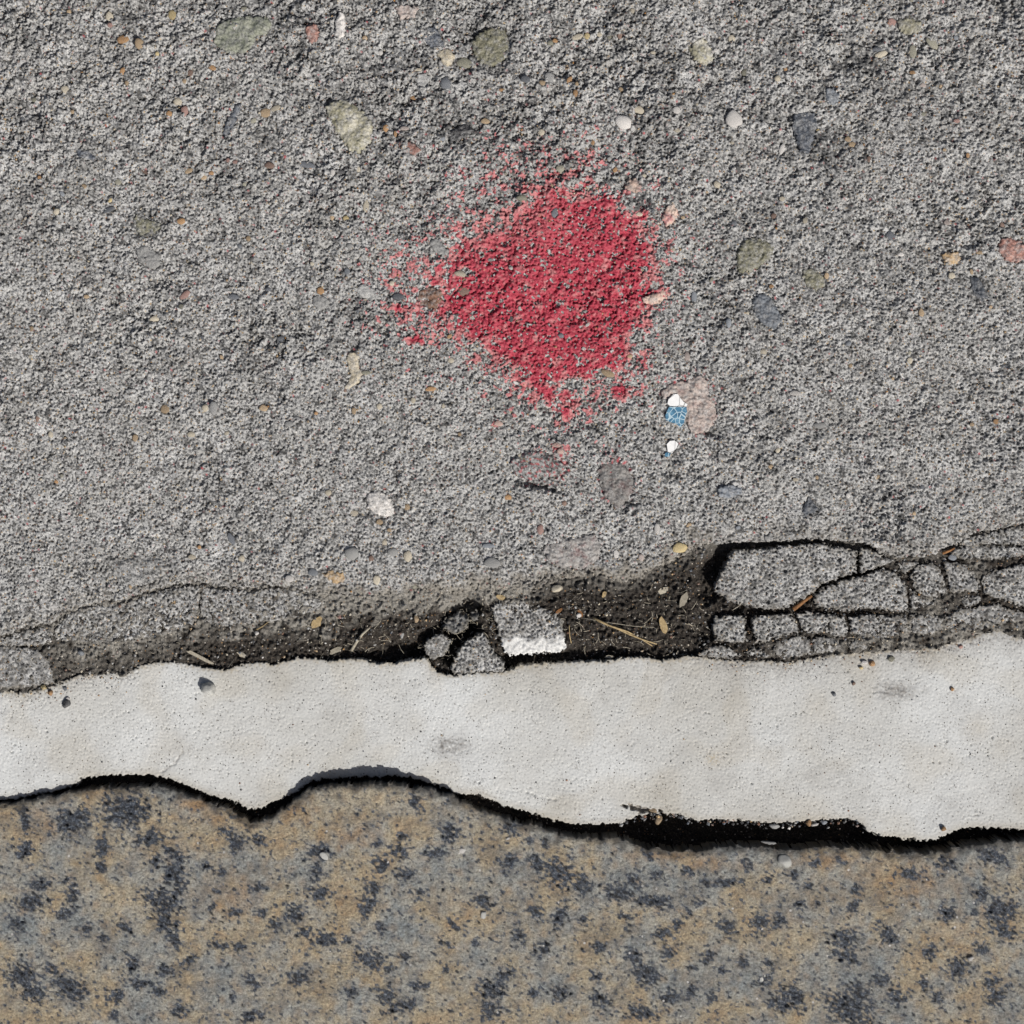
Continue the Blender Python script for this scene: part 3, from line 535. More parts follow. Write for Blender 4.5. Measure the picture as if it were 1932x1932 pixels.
# sand grains too small to pick apart: one object
def grains(name, pts, mats, parent=None, label=None, cat=None):
    vs_, fs_, ms_ = [], [], []
    base = [(1,0,0),(-1,0,0),(0,1,0),(0,-1,0),(0,0,1),(0,0,-1)]
    ff = [(0,2,4),(2,1,4),(1,3,4),(3,0,4),(2,0,5),(1,2,5),(3,1,5),(0,3,5)]
    for (u, v, z, w, mi) in pts:
        a = r.uniform(0, 6.28); k = len(vs_); p = P(u, v, z); e = r.uniform(.6, 1)
        for (x, y, q_) in base:
            x *= w * r.uniform(.7, 1.2); y *= w * e * r.uniform(.7, 1.2); q_ *= w * .6
            vs_.append((p.x + (x * math.cos(a) - y * math.sin(a)) * S, p.y + (x * math.sin(a) + y * math.cos(a)) * S, p.z + q_ * S))
        for f in ff: fs_.append(tuple(k + i for i in f)); ms_.append(mi)
    me = bpy.data.meshes.new(name); me.from_pydata(vs_, [], fs_)
    for mk in mats: me.materials.append(M[mk])
    me.polygons.foreach_set("material_index", ms_); me.update()
    o = bpy.data.objects.new(name, me); COL.objects.link(o); o.parent = parent
    if parent is None: tag(o, label, cat)
    o["kind"] = "stuff"; return o
GM = ['tan','cream','slate','grey','orange','white_s','brown','black']
pts = []
while len(pts) < 3800:
    u = r.uniform(-30, 1960); v = r.uniform(-30, 1190)
    if v > edge_y(SLAB_EDGE, u) - 5 or r.random() < v / 2600: continue
    pts.append((u, v, slab_z(u, v) + .3, r.choice([1.3, 1.6, 1.9, 2.3, 3.0]), r.choices(range(8), [6,4,5,6,2,2,2,2])[0]))
grains("sand_grains", pts, GM, pavement)

# ---------------- painted white strip
vs2 = np.arange(1170, 1606, G)
U, V = np.meshgrid(axis(-42, 1974, G, 6000), vs2)
fine = ((U > -70) & (U < 2000)).astype(np.float32)
sd1 = -line_sd(U, V, STRIP_TOP); sd2 = line_sd(U, V, STRIP_BOT)
jag = (nz('g', U, V, 31) * 1.2 + nz('f2', U, V, 6) * .8) * fine
jag2 = (nz('g', U, V, 131) * .9 + nz('f2', U, V, 61) * .8 + nz('k', U, V, 60) * 1.0) * fine
d = np.minimum(sd1 + jag, sd2 + jag2)
big = sstep(2.45, 2.6, nz('p', U, V, 700, 20)) * 4.5 * (.4 + .6 * (nz('l', U, V) > -.3))
Z = -4 + fine * (nz('f', U, V, 60) * .20 + nz('g', U, V, 60) * .10 + nz('h', U, V, 60) * .10 + nz('l', U, V, 60) * .35 - big - sstep(1.75, 2.4, nz('f2', U, V, 500)) * 2.6)
near = np.exp(-np.clip(sd1, 0, 200) / 22.)
Z -= fine * near * sstep(.8, 1.7, nz('p', U, V, 3)) * 3 * ((U < 260) | (U > 1300))
for pl, dp in (([(345,1418),(330,1440),(305,1457)],2.0),([(995,1495),(1020,1504),(1050,1510)],2.5),([(952,1490),(975,1495)],1.0)):
    Z -= dp * np.exp(-(np.maximum(seg_dist(U, V, pl, False) + nz('g', U, V) * .8, 0) / 1.4) ** 2)
# eroded pocket with crumbs near the lower edge
PK = [(1170,1519),(1195,1518),(1225,1527),(1250,1530),(1235,1536),(1210,1535),(1188,1527)]
dpk = poly_sd(U, V, PK) + nz('g', U, V) * 1.5
Z -= np.clip(dpk, 0, 3) * 4
t = np.clip(1 - d / 5., 0, 1); Z -= 2.6 * (1 - np.sqrt(np.clip(1 - t * t, 0, 1)))
wr = np.exp(-((U - 845) / 34.) ** 2 - ((V - 1408) / 17.) ** 2) + np.exp(-((U - 1692) / 40.) ** 2 - ((V - 1304) / 17.) ** 2)
Z += wr * (nz('g2', U, V) * .7 + nz('f', U, V) * .35) * fine
stain_shade = wr * .75 * (.85 + .35 * nz('q', U, V)) + .30 * np.exp(-((U - 935) / 22.) ** 2 - ((V - 1415) / 14.) ** 2) * .4
stain_shade += sstep(60, 0, sd1) * .24 * (U > 1250) * (nz('h', U, V) > -.8) + sstep(26, 0, sd1) * .18 + sstep(14, 0, sd2) * .25 + .10 * sstep(.2, 1.6, nz('l', U, V, 222))  # strip colour also darkens towards its two long edges
stain_shade += .07 * sstep(900, 1700, U) * fine + .10 * sstep(.8, 2, nz('h', U, V, 99)) + .75 * (nz('f', U, V, 222) > 1.95) + .55 * np.exp(-((seg_dist(U, V, [(345,1418),(330,1440),(305,1457)], False)) / 1.6) ** 2) * (nz('g', U, V) > -.6)
stain_shade += .6 * np.exp(-((U - 900) / 24.) ** 2 - ((V - 1480) / 14.) ** 2) * (nz('f2', U, V, 9) > .9) + .9 * (dpk > 0) + (sstep(32, 3, sd1) * (nz('p', U, V, 9) > 1.2)) * ((U > 1350) | (U < 260)) * .7
tan = .55 * np.exp(-((U - 1345) / 12.) ** 2 - ((V - 1433) / 11.) ** 2) * (.5 + .5 * nz('f', U, V)) + .25 * np.exp(-((U - 1848) / 26.) ** 2 - ((V - 1372) / 26.) ** 2) + .16 * sstep(0, 1.5, nz('l', U, V, 640)) + .4 * sstep(10, 0, sd1 + 3 * nz('g', U, V)) + .18 * sstep(20, 0, sd2)
strip = grid_mesh("painted_strip", U, V, np.where(d < 0, -44, Z), d > -2.2, M['white'], dict(stain_shade=np.clip(stain_shade, 0, .95), tan=np.clip(tan, 0, .8)))
tag(strip, "dirty white painted concrete strip running between the pavement and the granite", kind='structure')
StripZ = (U[0], vs2, Z)

# ---------------- granite paving
GS = G * 1.35
U, V = np.meshgrid(axis(-42, 1974, GS, 6000), np.concatenate([np.arange(1462, 1962, GS), axis(1964, 1976, GS, 6000, False, True)]))
fine = ((U > -70) & (U < 2000) & (V < 1990)).astype(np.float32)
sdg = -line_sd(U, V, GRAN_TOP)
d = sdg + (nz('g', U, V, 71) * 1.0 + nz('h', U, V, 71) * 1.5) * fine
BL = [(50,1542,10,30),(140,1548,35,25),(238,1528,45,35),(286,1581,25,15),(448,1587,15,20),(428,1567,18,10),(490,1581,12,12),(50,1603,14,18),(193,1634,12,10),(196,1598,14,20),(129,1658,8,8),(81,1665,20,12),(62,1699,30,16),(123,1721,18,10),(140,1685,12,22),(36,1741,18,14),(165,1749,10,12),(238,1746,14,12),(330,1609,25,12),(297,1623,12,12),(333,1648,20,28),(308,1696,35,22),(339,1676,14,20),(316,1738,26,18),(330,1769,18,12),(196,1766,12,8),(389,1631,10,8),(420,1645,8,10),(409,1679,8,4),(487,1673,18,8),(400,1710,8,8),(445,1718,16,8),(493,1722,10,8),(521,1741,14,10),(412,1780,18,8),(448,1783,14,8),(101,1825,16,8),(45,1836,30,22),(64,1867,25,20),(134,1861,35,22),(252,1816,14,18),(269,1853,30,10),(302,1867,14,10),(316,1830,20,10),(356,1808,16,10),(221,1875,20,12),(476,1847,16,10),(342,1903,14,16),(476,1914,22,10),(216,1914,14,8),(440,1878,6,8),
(784,1509,14,16),(848,1569,18,22),(823,1606,20,10),(759,1573,10,8),(714,1588,12,6),(754,1601,16,14),(605,1603,22,14),(719,1628,16,18),(766,1648,16,14),(704,1672,16,14),(694,1707,14,24),(605,1682,22,14),(600,1643,14,18),(717,1747,10,10),(556,1722,20,18),(578,1754,14,10),(615,1771,26,14),(660,1771,10,8),(700,1806,30,18),(566,1841,22,14),(665,1870,12,12),(729,1875,22,14),(764,1801,12,8),(736,1826,10,8),(838,1776,12,5),(793,1682,8,12),(858,1742,18,6),(912,1697,24,12),(962,1559,14,14),(999,1583,8,8),(1028,1588,6,10),(959,1623,14,18),(1016,1628,20,14),(1056,1643,30,26),(1011,1717,18,12),(1056,1727,12,24),(979,1762,14,12),(1026,1786,16,14),(952,1836,18,12),(927,1866,24,22),(927,1900,20,18),(788,1856,18,10),(843,1826,8,6),(897,1776,8,6),(759,1895,30,12),(1056,1870,16,14),(1006,1870,12,10),
(1099,1668,20,18),(1166,1682,30,16),(1194,1662,14,16),(1239,1648,12,8),(1222,1612,16,6),(1295,1643,12,10),(1368,1662,28,8),(1328,1662,10,10),(1407,1626,8,14),(1446,1659,8,12),(1496,1648,8,10),(1524,1668,8,8),(1508,1704,9,9),(1541,1701,5,6),(1314,1701,8,6),(1300,1718,12,5),(1099,1732,10,8),(1180,1727,12,6),(1186,1749,8,8),(1230,1699,40,12),(1370,1746,22,12),(1432,1738,22,18),(1468,1735,14,14),(1278,1741,10,12),(1250,1757,20,10),(1130,1785,14,10),(1261,1797,16,12),(1194,1802,18,14),(1219,1836,28,20),(1127,1839,12,10),(1334,1802,16,12),(1398,1813,10,12),(1362,1827,8,10),(1306,1822,8,4),(1440,1847,18,10),(1449,1813,12,8),(1261,1878,24,14),(1303,1867,12,12),(1342,1878,8,12),(1474,1889,28,18),(1502,1878,18,14),(1208,1906,30,14),(1132,1884,20,12),(1600,1900,50,30),
(1532,1625,12,10),(1583,1621,14,6),(1714,1646,24,10),(1612,1676,10,10),(1608,1706,12,12),(1782,1719,18,14),(1835,1716,8,6),(1672,1761,26,12),(1591,1770,26,20),(1595,1803,30,12),(1752,1795,10,18),(1850,1787,14,10),(1803,1825,18,22),(1740,1854,12,8),(1782,1625,20,12),(1867,1612,34,14),(1850,1685,14,14),(1884,1719,28,34),(1893,1753,24,14),(1659,1846,18,12),(1493,1872,24,16),(1617,1872,30,22),(1689,1880,20,16),(1897,1859,10,6),(1867,1850,14,14),(1876,1880,20,14),(1765,1880,14,10)]
F = np.zeros_like(U)
rr = random.Random(4)
for (a, b, w, h) in BL:
    m = (np.abs(U - a) < 3 * w) & (np.abs(V - b) < 3 * h)
    th = rr.uniform(-.35, .75); x = (U[m] - a) * math.cos(th) + (V[m] - b) * math.sin(th); yv = -(U[m] - a) * math.sin(th) + (V[m] - b) * math.cos(th)
    F[m] = np.maximum(F[m], np.exp(-(x / (w * 1.0)) ** 2 - (yv / (h * 1.0)) ** 2))
out = (fine < .5) * .25 * (nz('h', U, V, 7) + 1)
Fn = F + out + .13 * nz('g', U, V, 9) + .10 * nz('k', U, V, 15) + .10 * nz('g2', U, V, 25)
streak = nz('g2', U, V, 310) + .5 * nz('q', U, V, 3)
Fw = Fn + .17 * streak + .16 * nz('q', U, V, 21)
halo_ = sstep(-.05, .5, F + .22 * nz('h', U, V, 444) + .12 * nz('m', U, V, 71) + out)
dark = np.clip(sstep(.36, .56, Fw) * .98 + .30 * 1.4 * halo_ * (.7 + .3 * streak), 0, 1)
mica = sstep(.66, .80, F * .45 + .42 * nz('g2', U, V, 81) * (.45 + F) ) * .95 + .9 * sstep(2.3, 2.5, nz('g2', U, V, 500, 90))
pale = np.zeros_like(U)
for (a, b, w, h, k) in ((700,1500,50,20,.7),(860,1690,60,36,.55),(230,1700,55,30,.6),(1790,1745,40,22,.5),(1500,1760,50,40,.3),(90,1745,36,30,-.4),(620,1500,60,25,.4),(1690,1640,60,30,.25),(420,1740,30,24,.35)):
    pale += k * np.exp(-((U - a) / w) ** 2 - ((V - b) / h) ** 2)
pale = np.clip(pale + .12 * nz('h', U, V, 50), 0, .8)
och = np.zeros_like(U)
for (a, b, w, h, k) in ((370,1515,26,14,.8),(660,1570,60,22,.5),(400,1540,40,18,.5),(1240,1612,60,10,.7),(1330,1625,50,14,.6),(1700,1660,90,40,.55),(440,1690,50,40,.5),(560,1530,30,20,.7),(330,1600,60,20,.25),(880,1720,60,30,.25),(1800,1760,60,40,.3),(1550,1620,60,14,.6),(90,1550,30,30,.5)):
    och += k * np.exp(-((U - a) / w) ** 2 - ((V - b) / h) ** 2)
och = np.clip(och + .13 * nz('h', U, V, 150), 0, .85)
mica = np.clip(mica, 0, 1)
edge_dark = np.clip(sstep(22, 1, sdg + 5 * nz('h', U, V, 5)) * .75, 0, 1)  # granite colour darkens towards its upper edge
Zg = 15 + 24 * np.exp(-((U - 715) / 125.) ** 2) * np.exp(-((V - 1465) / 150.) ** 2) - 3 * np.exp(-((U - 475) / 40.) ** 2 - ((V - 1560) / 40.) ** 2)
Z = Zg + fine * (nz('f', U, V, 9) * .8 * (.7 + .8 * dark) + nz('g', U, V, 4) * .40 + nz('g2', U, V, 4) * .75 * (.35 + 1.8 * dark) + nz('h', U, V, 4) * .4 + nz('l', U, V, 4) * 1.2 - mica * 1.6 - dark * 1.0)
Z += fine * np.exp(-((U - 238) / 42.) ** 2 - ((V - 1530) / 32.) ** 2) * (nz('g2', U, V, 44) * 1.0)
t = np.clip(1 - d / 11., 0, 1); Z -= 9 * (1 - np.sqrt(np.clip(1 - t * t, 0, 1)))
gran = grid_mesh("granite_paving", U, V, np.where(d < 0, -44, Z), d > -GS * 1.2, M['granite'], dict(dark=dark, mica=mica, pale=pale, ochre=och, edge_dark=edge_dark))
tag(gran, "tan and blue-black speckled granite paving along the bottom", kind='structure')
GU, GV, GZ = U, V, Z
def gran_z(u, v):
    i = min(np.searchsorted(GU[0], u), GU.shape[1] - 1); j = min(np.searchsorted(GV[:, 0], v), GU.shape[0] - 1); return float(GZ[j, i])

# ---------------- soil filling the cracks
CP = [(0,1240,-6),(60,1222,-9),(110,1230,-7),(110,1262,-8),(150,1215,-4),(200,1218,-3.5),(200,1252,-8),(280,1207,-3.5),(280,1235,-8),(350,1197,-4.5),(350,1225,-8),(400,1190,-6),(405,1236,-16),(440,1190,-4.5),(450,1235,-12),(500,1176,-3.5),(500,1220,-8),(560,1166,-2.5),(560,1200,-7),(560,1230,-13),(620,1142,-3),(620,1190,-6),(640,1234,-20),(680,1142,-3),(680,1200,-7),(700,1238,-30),(740,1138,-3),(760,1180,-7),(750,1232,-44),(800,1132,-3),(795,1165,-6),(790,1192,-16),(800,1200,-40),(790,1235,-55),(835,1140,-5),(845,1150,-22),(850,1210,-64),(880,1195,-64),(875,1150,-50),(895,1143,-46),(912,1132,-6),(918,1160,-10),(925,1192,-12),(938,1222,-13),(880,1240,-60),(825,1254,-18),(835,1262,-18),(845,1240,-50),(920,1120,-4),(960,1126,-4),(1000,1126,-5),(1040,1144,-7),(1080,1110,-5),(1080,1160,-8),(1075,1200,-13),(1020,1244,-44),(960,1246,-44),(1080,1238,-30),(1150,1112,-5),(1150,1160,-8),(1150,1200,-12),(1150,1235,-30),(1220,1100,-5),(1220,1140,-7),(1220,1190,-10),(1220,1228,-20),(1290,1065,-4),(1290,1110,-6),(1290,1160,-9),(1290,1200,-14),(1290,1228,-18),(1335,1038,-6),(1345,1072,-44),(1362,1045,-44),(1338,1112,-34),(1328,1150,-14),(1335,1190,-24),(1400,1153,-24),(1370,1145,-16),(1490,1150,-16),(1450,1020,-30),(1520,1022,-24),(1500,1200,-8),(1600,1030,-18),(1600,1158,-14),(1620,1060,-26),(1700,1060,-8),(1750,1140,-5),(1716,1205,-4.5),(1660,1215,-4.5),(1800,1200,-4),(1800,1137,-7),(1850,1068,-6),(1900,1063,-8),(1870,1193,-4.5),(1920,1176,-4.5),(1930,1150,-9),(1850,1135,-9),(1460,1216,-7),(1410,1215,-9),(1600,1232,-5),(1560,1200,-7),(1345,1228,-9),(1790,1050,-12),(1715,1120,-10),(1780,1140,-6),(-60,1215,-9),(2000,1050,-9),(2000,1190,-7)]
def soil_z(U, V):
    num = np.zeros_like(U); den = np.zeros_like(U)
    for (a, b, z) in CP:
        w = 1 / (((U - a) ** 2 * .8 + (V - b) ** 2 * 1.3) + 30) ** 2; num += w * z; den += w
    return num / den
U, V = np.meshgrid(np.concatenate([[-6000, -3000, -1000, -300, -120], np.arange(-50, 1985, G * 1.1), [2100, 2400, 3500, 5000, 8000]]), np.arange(975, 1325, G * 1.1))
fine = ((U > -70) & (U < 2000)).astype(np.float32)
sdS = line_sd(U, V, SLAB_EDGE); sdT = -line_sd(U, V, STRIP_TOP)
Z0 = soil_z(U, V)
dust = np.clip(sstep(40, 8, -sdS + 8 * nz('h', U, V)) * ((U > 560) & (U < 1000)) + .95 * sstep(-9, -3.5, Z0) * ((U < 640) | (U > 1380)) * (.7 + .4 * nz('h', U, V)) + .45 * sstep(500, 150, U) * .5 + .35 * sstep(28, 4, -sdS) + .14 * sstep(.3, 1.6, nz('g', U, V, 12)), 0, 1)
Z = Z0 + fine * (nz('g', U, V, 12) * .9 + nz('q', U, V, 12) * 1.6 + nz('k', U, V, 12) * 1.6 + nz('q2', U, V, 57) * 1.3 + sstep(1.0, 2.0, nz('p', U, V, 12)) * 2.6 - sstep(1.2, 2.2, nz('p', U, V, 712)) * 3)
Z = np.where((sdS > 14) | (sdT > 6), np.minimum(Z, -40), Z)
soil = grid_mesh("soil", U, V, Z, np.ones_like(U, bool), M['soil'], dict(dust=dust))
tag(soil, "dark crumbly soil and dust filling the broken joint above the white strip", kind='structure')
SU, SV, SZ = U, V, Z
def soil_at(u, v):
    i = min(np.searchsorted(SU[0], u), SU.shape[1] - 1); j = min(np.searchsorted(SV[:, 0], v), SU.shape[0] - 1)
    return float(SZ[max(j - 1, 0):j + 2, max(i - 1, 0):i + 2].max())
U, V = np.meshgrid(np.concatenate([[-6000, -3000, -1000, -300, -120], np.arange(-50, 1985, G * 2), [2100, 2400, 3500, 5000, 8000]]), np.arange(1440, 1640, G * 2))
Z = np.full_like(U, -34.) - 34 * sstep(1120, 1200, U) + nz('g', U, V) * 2 + nz('h', U, V) * 2
Z += 3 * np.exp(-((V - 1560) / 14.) ** 2) * sstep(1150, 1250, U) * sstep(1700, 1600, U) + 14 * np.exp(-((U - 880) / 60.) ** 2)
soil2 = grid_mesh("soil", U, V, Z, np.ones_like(U, bool), M['soil'], dict(dust=np.full_like(U, .0)))
tag(soil2, "black soil deep in the joint between the white strip and the granite", kind='structure')

# ---------------- loose broken pieces of concrete
for k, (poly, z0, tx, ty, label, kw) in enumerate(CH):
    c = np.mean(np.array(poly), axis=0)
    off = (k * 131) % 1700; bl = kw.get('blue', 0); dk = kw.get('dark', 0); wh = kw.get('white', 0); fi = kw.get('fine', 0)
    hh = max(p[1] for p in poly) - min(p[1] for p in poly); vb = max(p[1] for p in poly)
    def zt(a, b, d, z0=z0, off=off, c=c, ty=ty, hh=hh, bl=bl, dk=dk, fi=fi, wh=wh, vb=vb):
        am = .45 if (fi or bl > .5) else 1
        return (z0 + 1.5 + ty * (b - c[1]) / hh + nz('g', a, b, off) * .45 * (1 + 2 * dk) + nz('h', a, b, off) * .6 + nz('k', a, b, off) * (.35 + 1.5 * dk)
                - am * (sstep(.35, 1.0, nz('q', a, b, off) + .3 * nz('f', a, b, off)) * 3.0 + sstep(.9, 1.4, nz('p', a, b, off)) * 5.2) * (1 - .9 * wh * (b > vb - 32)))
    at = dict(stain_shade=lambda a, b, d, dk=dk, bl=bl, off=off: np.clip(.55 * dk + .12 * bl + .12 + .16 * nz('g', a, b, off) + .12 * nz('h', a, b, off) + .25 * sstep(9, 0, d), 0, .9),  # last term darkens the piece towards its outline
              dust=lambda a, b, d, off=off: np.clip(.45 * sstep(9, 1, d) + .10 * nz('h', a, b, off), 0, .7),
              sand=lambda a, b, d, off=off, wh=wh, vb=vb: sand_f(a, b, off) * (1 - .85 * wh * (b > vb - 32)),
              sunlit_tone=lambda a, b, d, wh=wh, vb=vb: wh * sstep(vb - 36, vb - 26, b + 3 * nz('h', a, b) + 1.5 * nz('g', a, b)) * .92)  # lower face coloured pale to stand for sunlight on it
    rr_ = min(6.5, hh * .3) if not dk else 10
    o = patch("concrete_fragment", poly, zt, rr_, M['concrete'], None, 30, G, 1.25, at, None, tuple(P(c[0], c[1], z0 - 8)), 0. if dk else 1.9)
    tag(o, label, "concrete piece", "broken concrete pieces in the joint")

# ---------------- small loose things
def strip_z(u, v):
    a, b, z = StripZ; i = min(np.searchsorted(a, u), len(a) - 1); j = min(np.searchsorted(b, v), len(b) - 1); return float(z[j, i])
def lump(name, u, v, w, h, ang, mk, z, label, cat, tall=.45, seed=1, jag=.2, group=None):
    me = blob_mesh(name, seed, 3, 1, jag * .5); me.materials.append(M[mk])
    o = bpy.data.objects.new(name, me); COL.objects.link(o)
    m = min(w, h) / 2
    o.location = P(u, v, z + m * tall * .7); o.scale = (w / 2 * S, h / 2 * S, m * tall * 2 * S); o.rotation_euler = (0, 0, -math.radians(ang))
    return tag(o, label, cat, group)
lump("quartz_chip", 395, 1301, 31, 30, 20, 'glass', strip_z(395,1301), "translucent whitish stone chip lying alone on the left of the white strip", "stone", .62, 3, .3)
lump("small_stone", 125, 1328, 17, 18, 0, 'black', strip_z(125,1328), "small black stone on the white strip near its left end", "stone", .5, 4)
lump("small_stone", 128, 1319, 10, 8, 0, 'white_s', strip_z(128,1319) + 1, "tiny white chip touching the small black stone on the strip", "stone", .5, 5)
lump("small_stone", 82, 1297, 13, 11, 20, 'yellow', -4, "yellow crumb of stone at the left top edge of the white strip", "stone", .6, 6)
lump("small_stone", 95, 1307, 12, 11, -20, 'orange', -4, "orange-brown crumb on the strip just right of the yellow one", "stone", .6, 7)
lump("small_stone", 122, 1299, 9, 10, 0, 'slate', -4, "tiny dark grain above the black stone on the strip", "stone", .5, 8)
lump("small_stone", 1233, 1530, 20, 11, 25, 'tan', -9, "tan stone stuck in the dark eroded slit in the strip's lower edge", "stone", .5, 9)
lump("small_stone", 1244, 1548, 15, 20, 30, 'tan', -12, "tan crumb hanging in the lower joint below the eroded slit", "stone", .5, 10)
lump("small_stone", 1526, 1553, 12, 15, 0, 'orange', -6, "orange crumb in the lower joint, left of two pale flakes", "stone", .5, 11)
lump("small_stone", 1780, 1564, 12, 11, 0, 'orange', -3, "orange crumb at the strip's lower edge, close to its right end", "stone", .6, 12)
lump("small_stone", 1538, 1557, 18, 6, -10, 'white_s', -8, "flat white flake in the lower joint beside the orange crumb", "stone", .5, 13)
lump("small_stone", 1556, 1553, 12, 9, 0, 'blue', -8, "bluish flake in the lower joint, right of the white one", "stone", .5, 14)
lump("small_stone", 1462, 1560, 22, 10, 10, 'grey', -8, "grey crumb in the lower joint halfway along the right side", "stone", .5, 15)
lump("small_stone", 1450, 1590, 30, 9, 5, 'grey', -2, "pale grey sliver lying on the granite's upper edge in the shaded joint", "stone", .4, 16)
lump("small_stone", 1646, 1252, 13, 11, 0, 'orange', -4, "orange stone in the cluster of crumbs on the strip's top right part", "stone", .6, 17)
lump("small_stone", 1631, 1250, 13, 10, 0, 'white_s', -4, "whitish stone in the cluster of crumbs on the strip's top right part", "stone", .6, 18)
lump("small_stone", 1625, 1260, 9, 8, 0, 'yellow', -4, "smallest yellow grain in the cluster of crumbs at the top right", "stone", .6, 19)
lump("small_stone", 1683, 1243, 15, 12, 0, 'olive', -4, "dark crumb right of the cluster on the strip's top edge", "stone", .5, 20)
lump("small_stone", 1797, 1300, 8, 9, 0, 'orange', -4, "amber grain alone on the strip, right of the grey smudge", "stone", .6, 21)
lump("small_stone", 1813, 1220, 9, 8, 0, 'rust', -4, "reddish grain under the strip's raised right corner", "stone", .6, 22)
lump("small_stone", 1574, 1310, 9, 13, -30, 'slate', -4, "dark slate chip on the strip, left of the grey smudge", "stone", .5, 23)
lump("small_stone", 1611, 1290, 8, 9, 0, 'brown', -4, "brown grain above the dark slate chip on the strip", "stone", .5, 24)
lump("small_stone", 870, 1605, 22, 13, -15, 'white_s', gran_z(870,1605) - 1, "bright white paint fleck on the granite below the middle of the strip", "paint fleck", .25, 26)
lump("small_stone", 958, 1580, 14, 6, -15, 'white_s', gran_z(958,1580) - .6, "thin white sliver on the granite, right of the bright fleck", "paint fleck", .3, 28)
lump("small_stone", 1478, 1622, 30, 24, 30, 'glass', gran_z(1478,1622) - 1.5, "milky crystal grain showing in the granite's top edge right of centre", "crystal", .3, 29)
lump("small_stone", 613, 1612, 20, 13, 40, 'glass', gran_z(613,1612) - 1.2, "milky crystal grain in the granite left of centre", "crystal", .3, 31)
lump("small_stone", 912, 1722, 18, 18, 0, 'glass', gran_z(912,1722) - 1.8, "milky crystal grain in the middle of the pale granite area", "crystal", .25, 32)
lump("small_stone", 1828, 1805, 14, 12, 0, 'white_s', gran_z(1828,1805) - .8, "bright white crystal grain in the granite at the lower right", "crystal", .3, 33)
lump("small_stone", 1435, 1845, 16, 30, 20, 'glass', gran_z(1435,1845) - 2, "long milky crystal grain low in the granite right of centre", "crystal", .3, 34)
lump("small_stone", 785, 1168, 12, 16, 0, 'tan', soil_at(785,1168) - 1, "tan chip on the soil left of the hole", "stone", .4, 35)
lump("small_stone", 790, 1180, 14, 12, 0, 'grey', soil_at(794,1198) - 0, "small grey pebble in the soil at the rim of the hole", "stone", .5, 36)
lump("small_stone", 758, 1199, 10, 16, 10, 'grey', soil_at(758,1199) - 1, "grey pebble half sunk in the soil left of the hole", "stone", .5, 37)
lump("small_stone", 153, 1232, 14, 12, 0, 'blue', soil_at(153,1232) - 1, "bluish pebble in the soil under the round-ended piece", "stone", .5, 38)
lump("small_stone", 1052, 1110, 24, 18, -15, 'cream', soil_at(1052,1110) - 2, "pale oblong stone at the upper edge of the dark soil", "stone", .35, 39)
lump("small_stone", 1092, 1161, 11, 9, 0, 'white_s', soil_at(1092,1161) - 1, "white grain in the dark soil above the long straw", "stone", .5, 40)
lump("small_stone", 484, 1195, 10, 9, 0, 'white_s', soil_at(484,1195), "white pebble in the soil beneath the thin slab fragment", "stone", .5, 41)
lump("small_stone", 640, 1164, 10, 10, 0, 'rust', soil_at(640,1164), "rust coloured grain in the dusty soil right of the tan leaf flake", "stone", .4, 42)

# flakes: bent plates with thickness
def flake(name, u, v, pts, mk, z, label, cat, thick=1.0, curl=2.0, cell=None, group=None):
    bm = bmesh.new(); top = []; bot = []
    cu = sum(p[0] for p in pts) / len(pts); cv = sum(p[1] for p in pts) / len(pts)
    L = max(math.hypot(p[0] - cu, p[1] - cv) for p in pts)
    def zz(p): return z + curl * ((p[0] - cu) / L) ** 2 + curl * .4 * (p[1] - cv) / L
    for p in pts:
        w = P(p[0], p[1], zz(p)) - P(cu, cv, z)
        top.append(bm.verts.new(w)); bot.append(bm.verts.new(w - Vector((0, 0, thick * S))))
    ct = bm.verts.new((0, 0, 0)); cb = bm.verts.new((0, 0, -thick * S)); n = len(pts)
    for i in range(n):
        j = (i + 1) % n
        bm.faces.new((ct, top[j], top[i])); bm.faces.new((cb, bot[i], bot[j])); bm.faces.new((top[i], top[j], bot[j], bot[i]))
    bmesh.ops.recalc_face_normals(bm, faces=bm.faces)
    me = bpy.data.meshes.new(name); bm.to_mesh(me); bm.free(); me.materials.append(M[mk] if isinstance(mk, str) else mk)
    o = bpy.data.objects.new(name, me); COL.objects.link(o); o.location = P(cu, cv, z)
    return tag(o, label, cat, group)
def rag(u, v, w, h, ang, n=11, seed=0, j=.22):
    q = random.Random(seed); a = math.radians(ang); o = []
    for i in range(n):
        t = 2 * math.pi * i / n; k = 1 - q.random() * j * 1.5; x = math.cos(t) * w / 2 * k; y = math.sin(t) * h / 2 * k
        o.append((u + x * math.cos(a) - y * math.sin(a), v + x * math.sin(a) + y * math.cos(a)))
    return o
def fl(u, v, w, h, ang, mk, dz, label, cat, seed): flake("leaf_flake", u, v, rag(u, v, w, h, ang, seed=seed), mk, soil_at(u, v) + dz, label, cat)
fl(597,1175,20,30,35,'leaf',1.5,"tan papery leaf flake on the dusty soil under the thin slab fragment","leaf flake",1)
fl(945,1127,24,11,10,'leaf',1.5,"small tan leaf flake above the brick-shaped block","leaf flake",2)
fl(1251,1179,16,38,-20,'leaf',1.5,"ragged tan leaf flake on the dark soil right of the long straw","leaf flake",4)
fl(1140,1122,9,18,30,'leaf',1.2,"narrow tan leaf flake upright on the dark soil","leaf flake",5)
fl(1252,1114,26,14,-20,'fibre',1.2,"pale grey ragged flake on the soil in the upper right of the dark patch","leaf flake",6)
fl(1290,1132,14,34,25,'fibre',1.2,"long pale split flake near the black wedge-shaped gap","leaf flake",7)
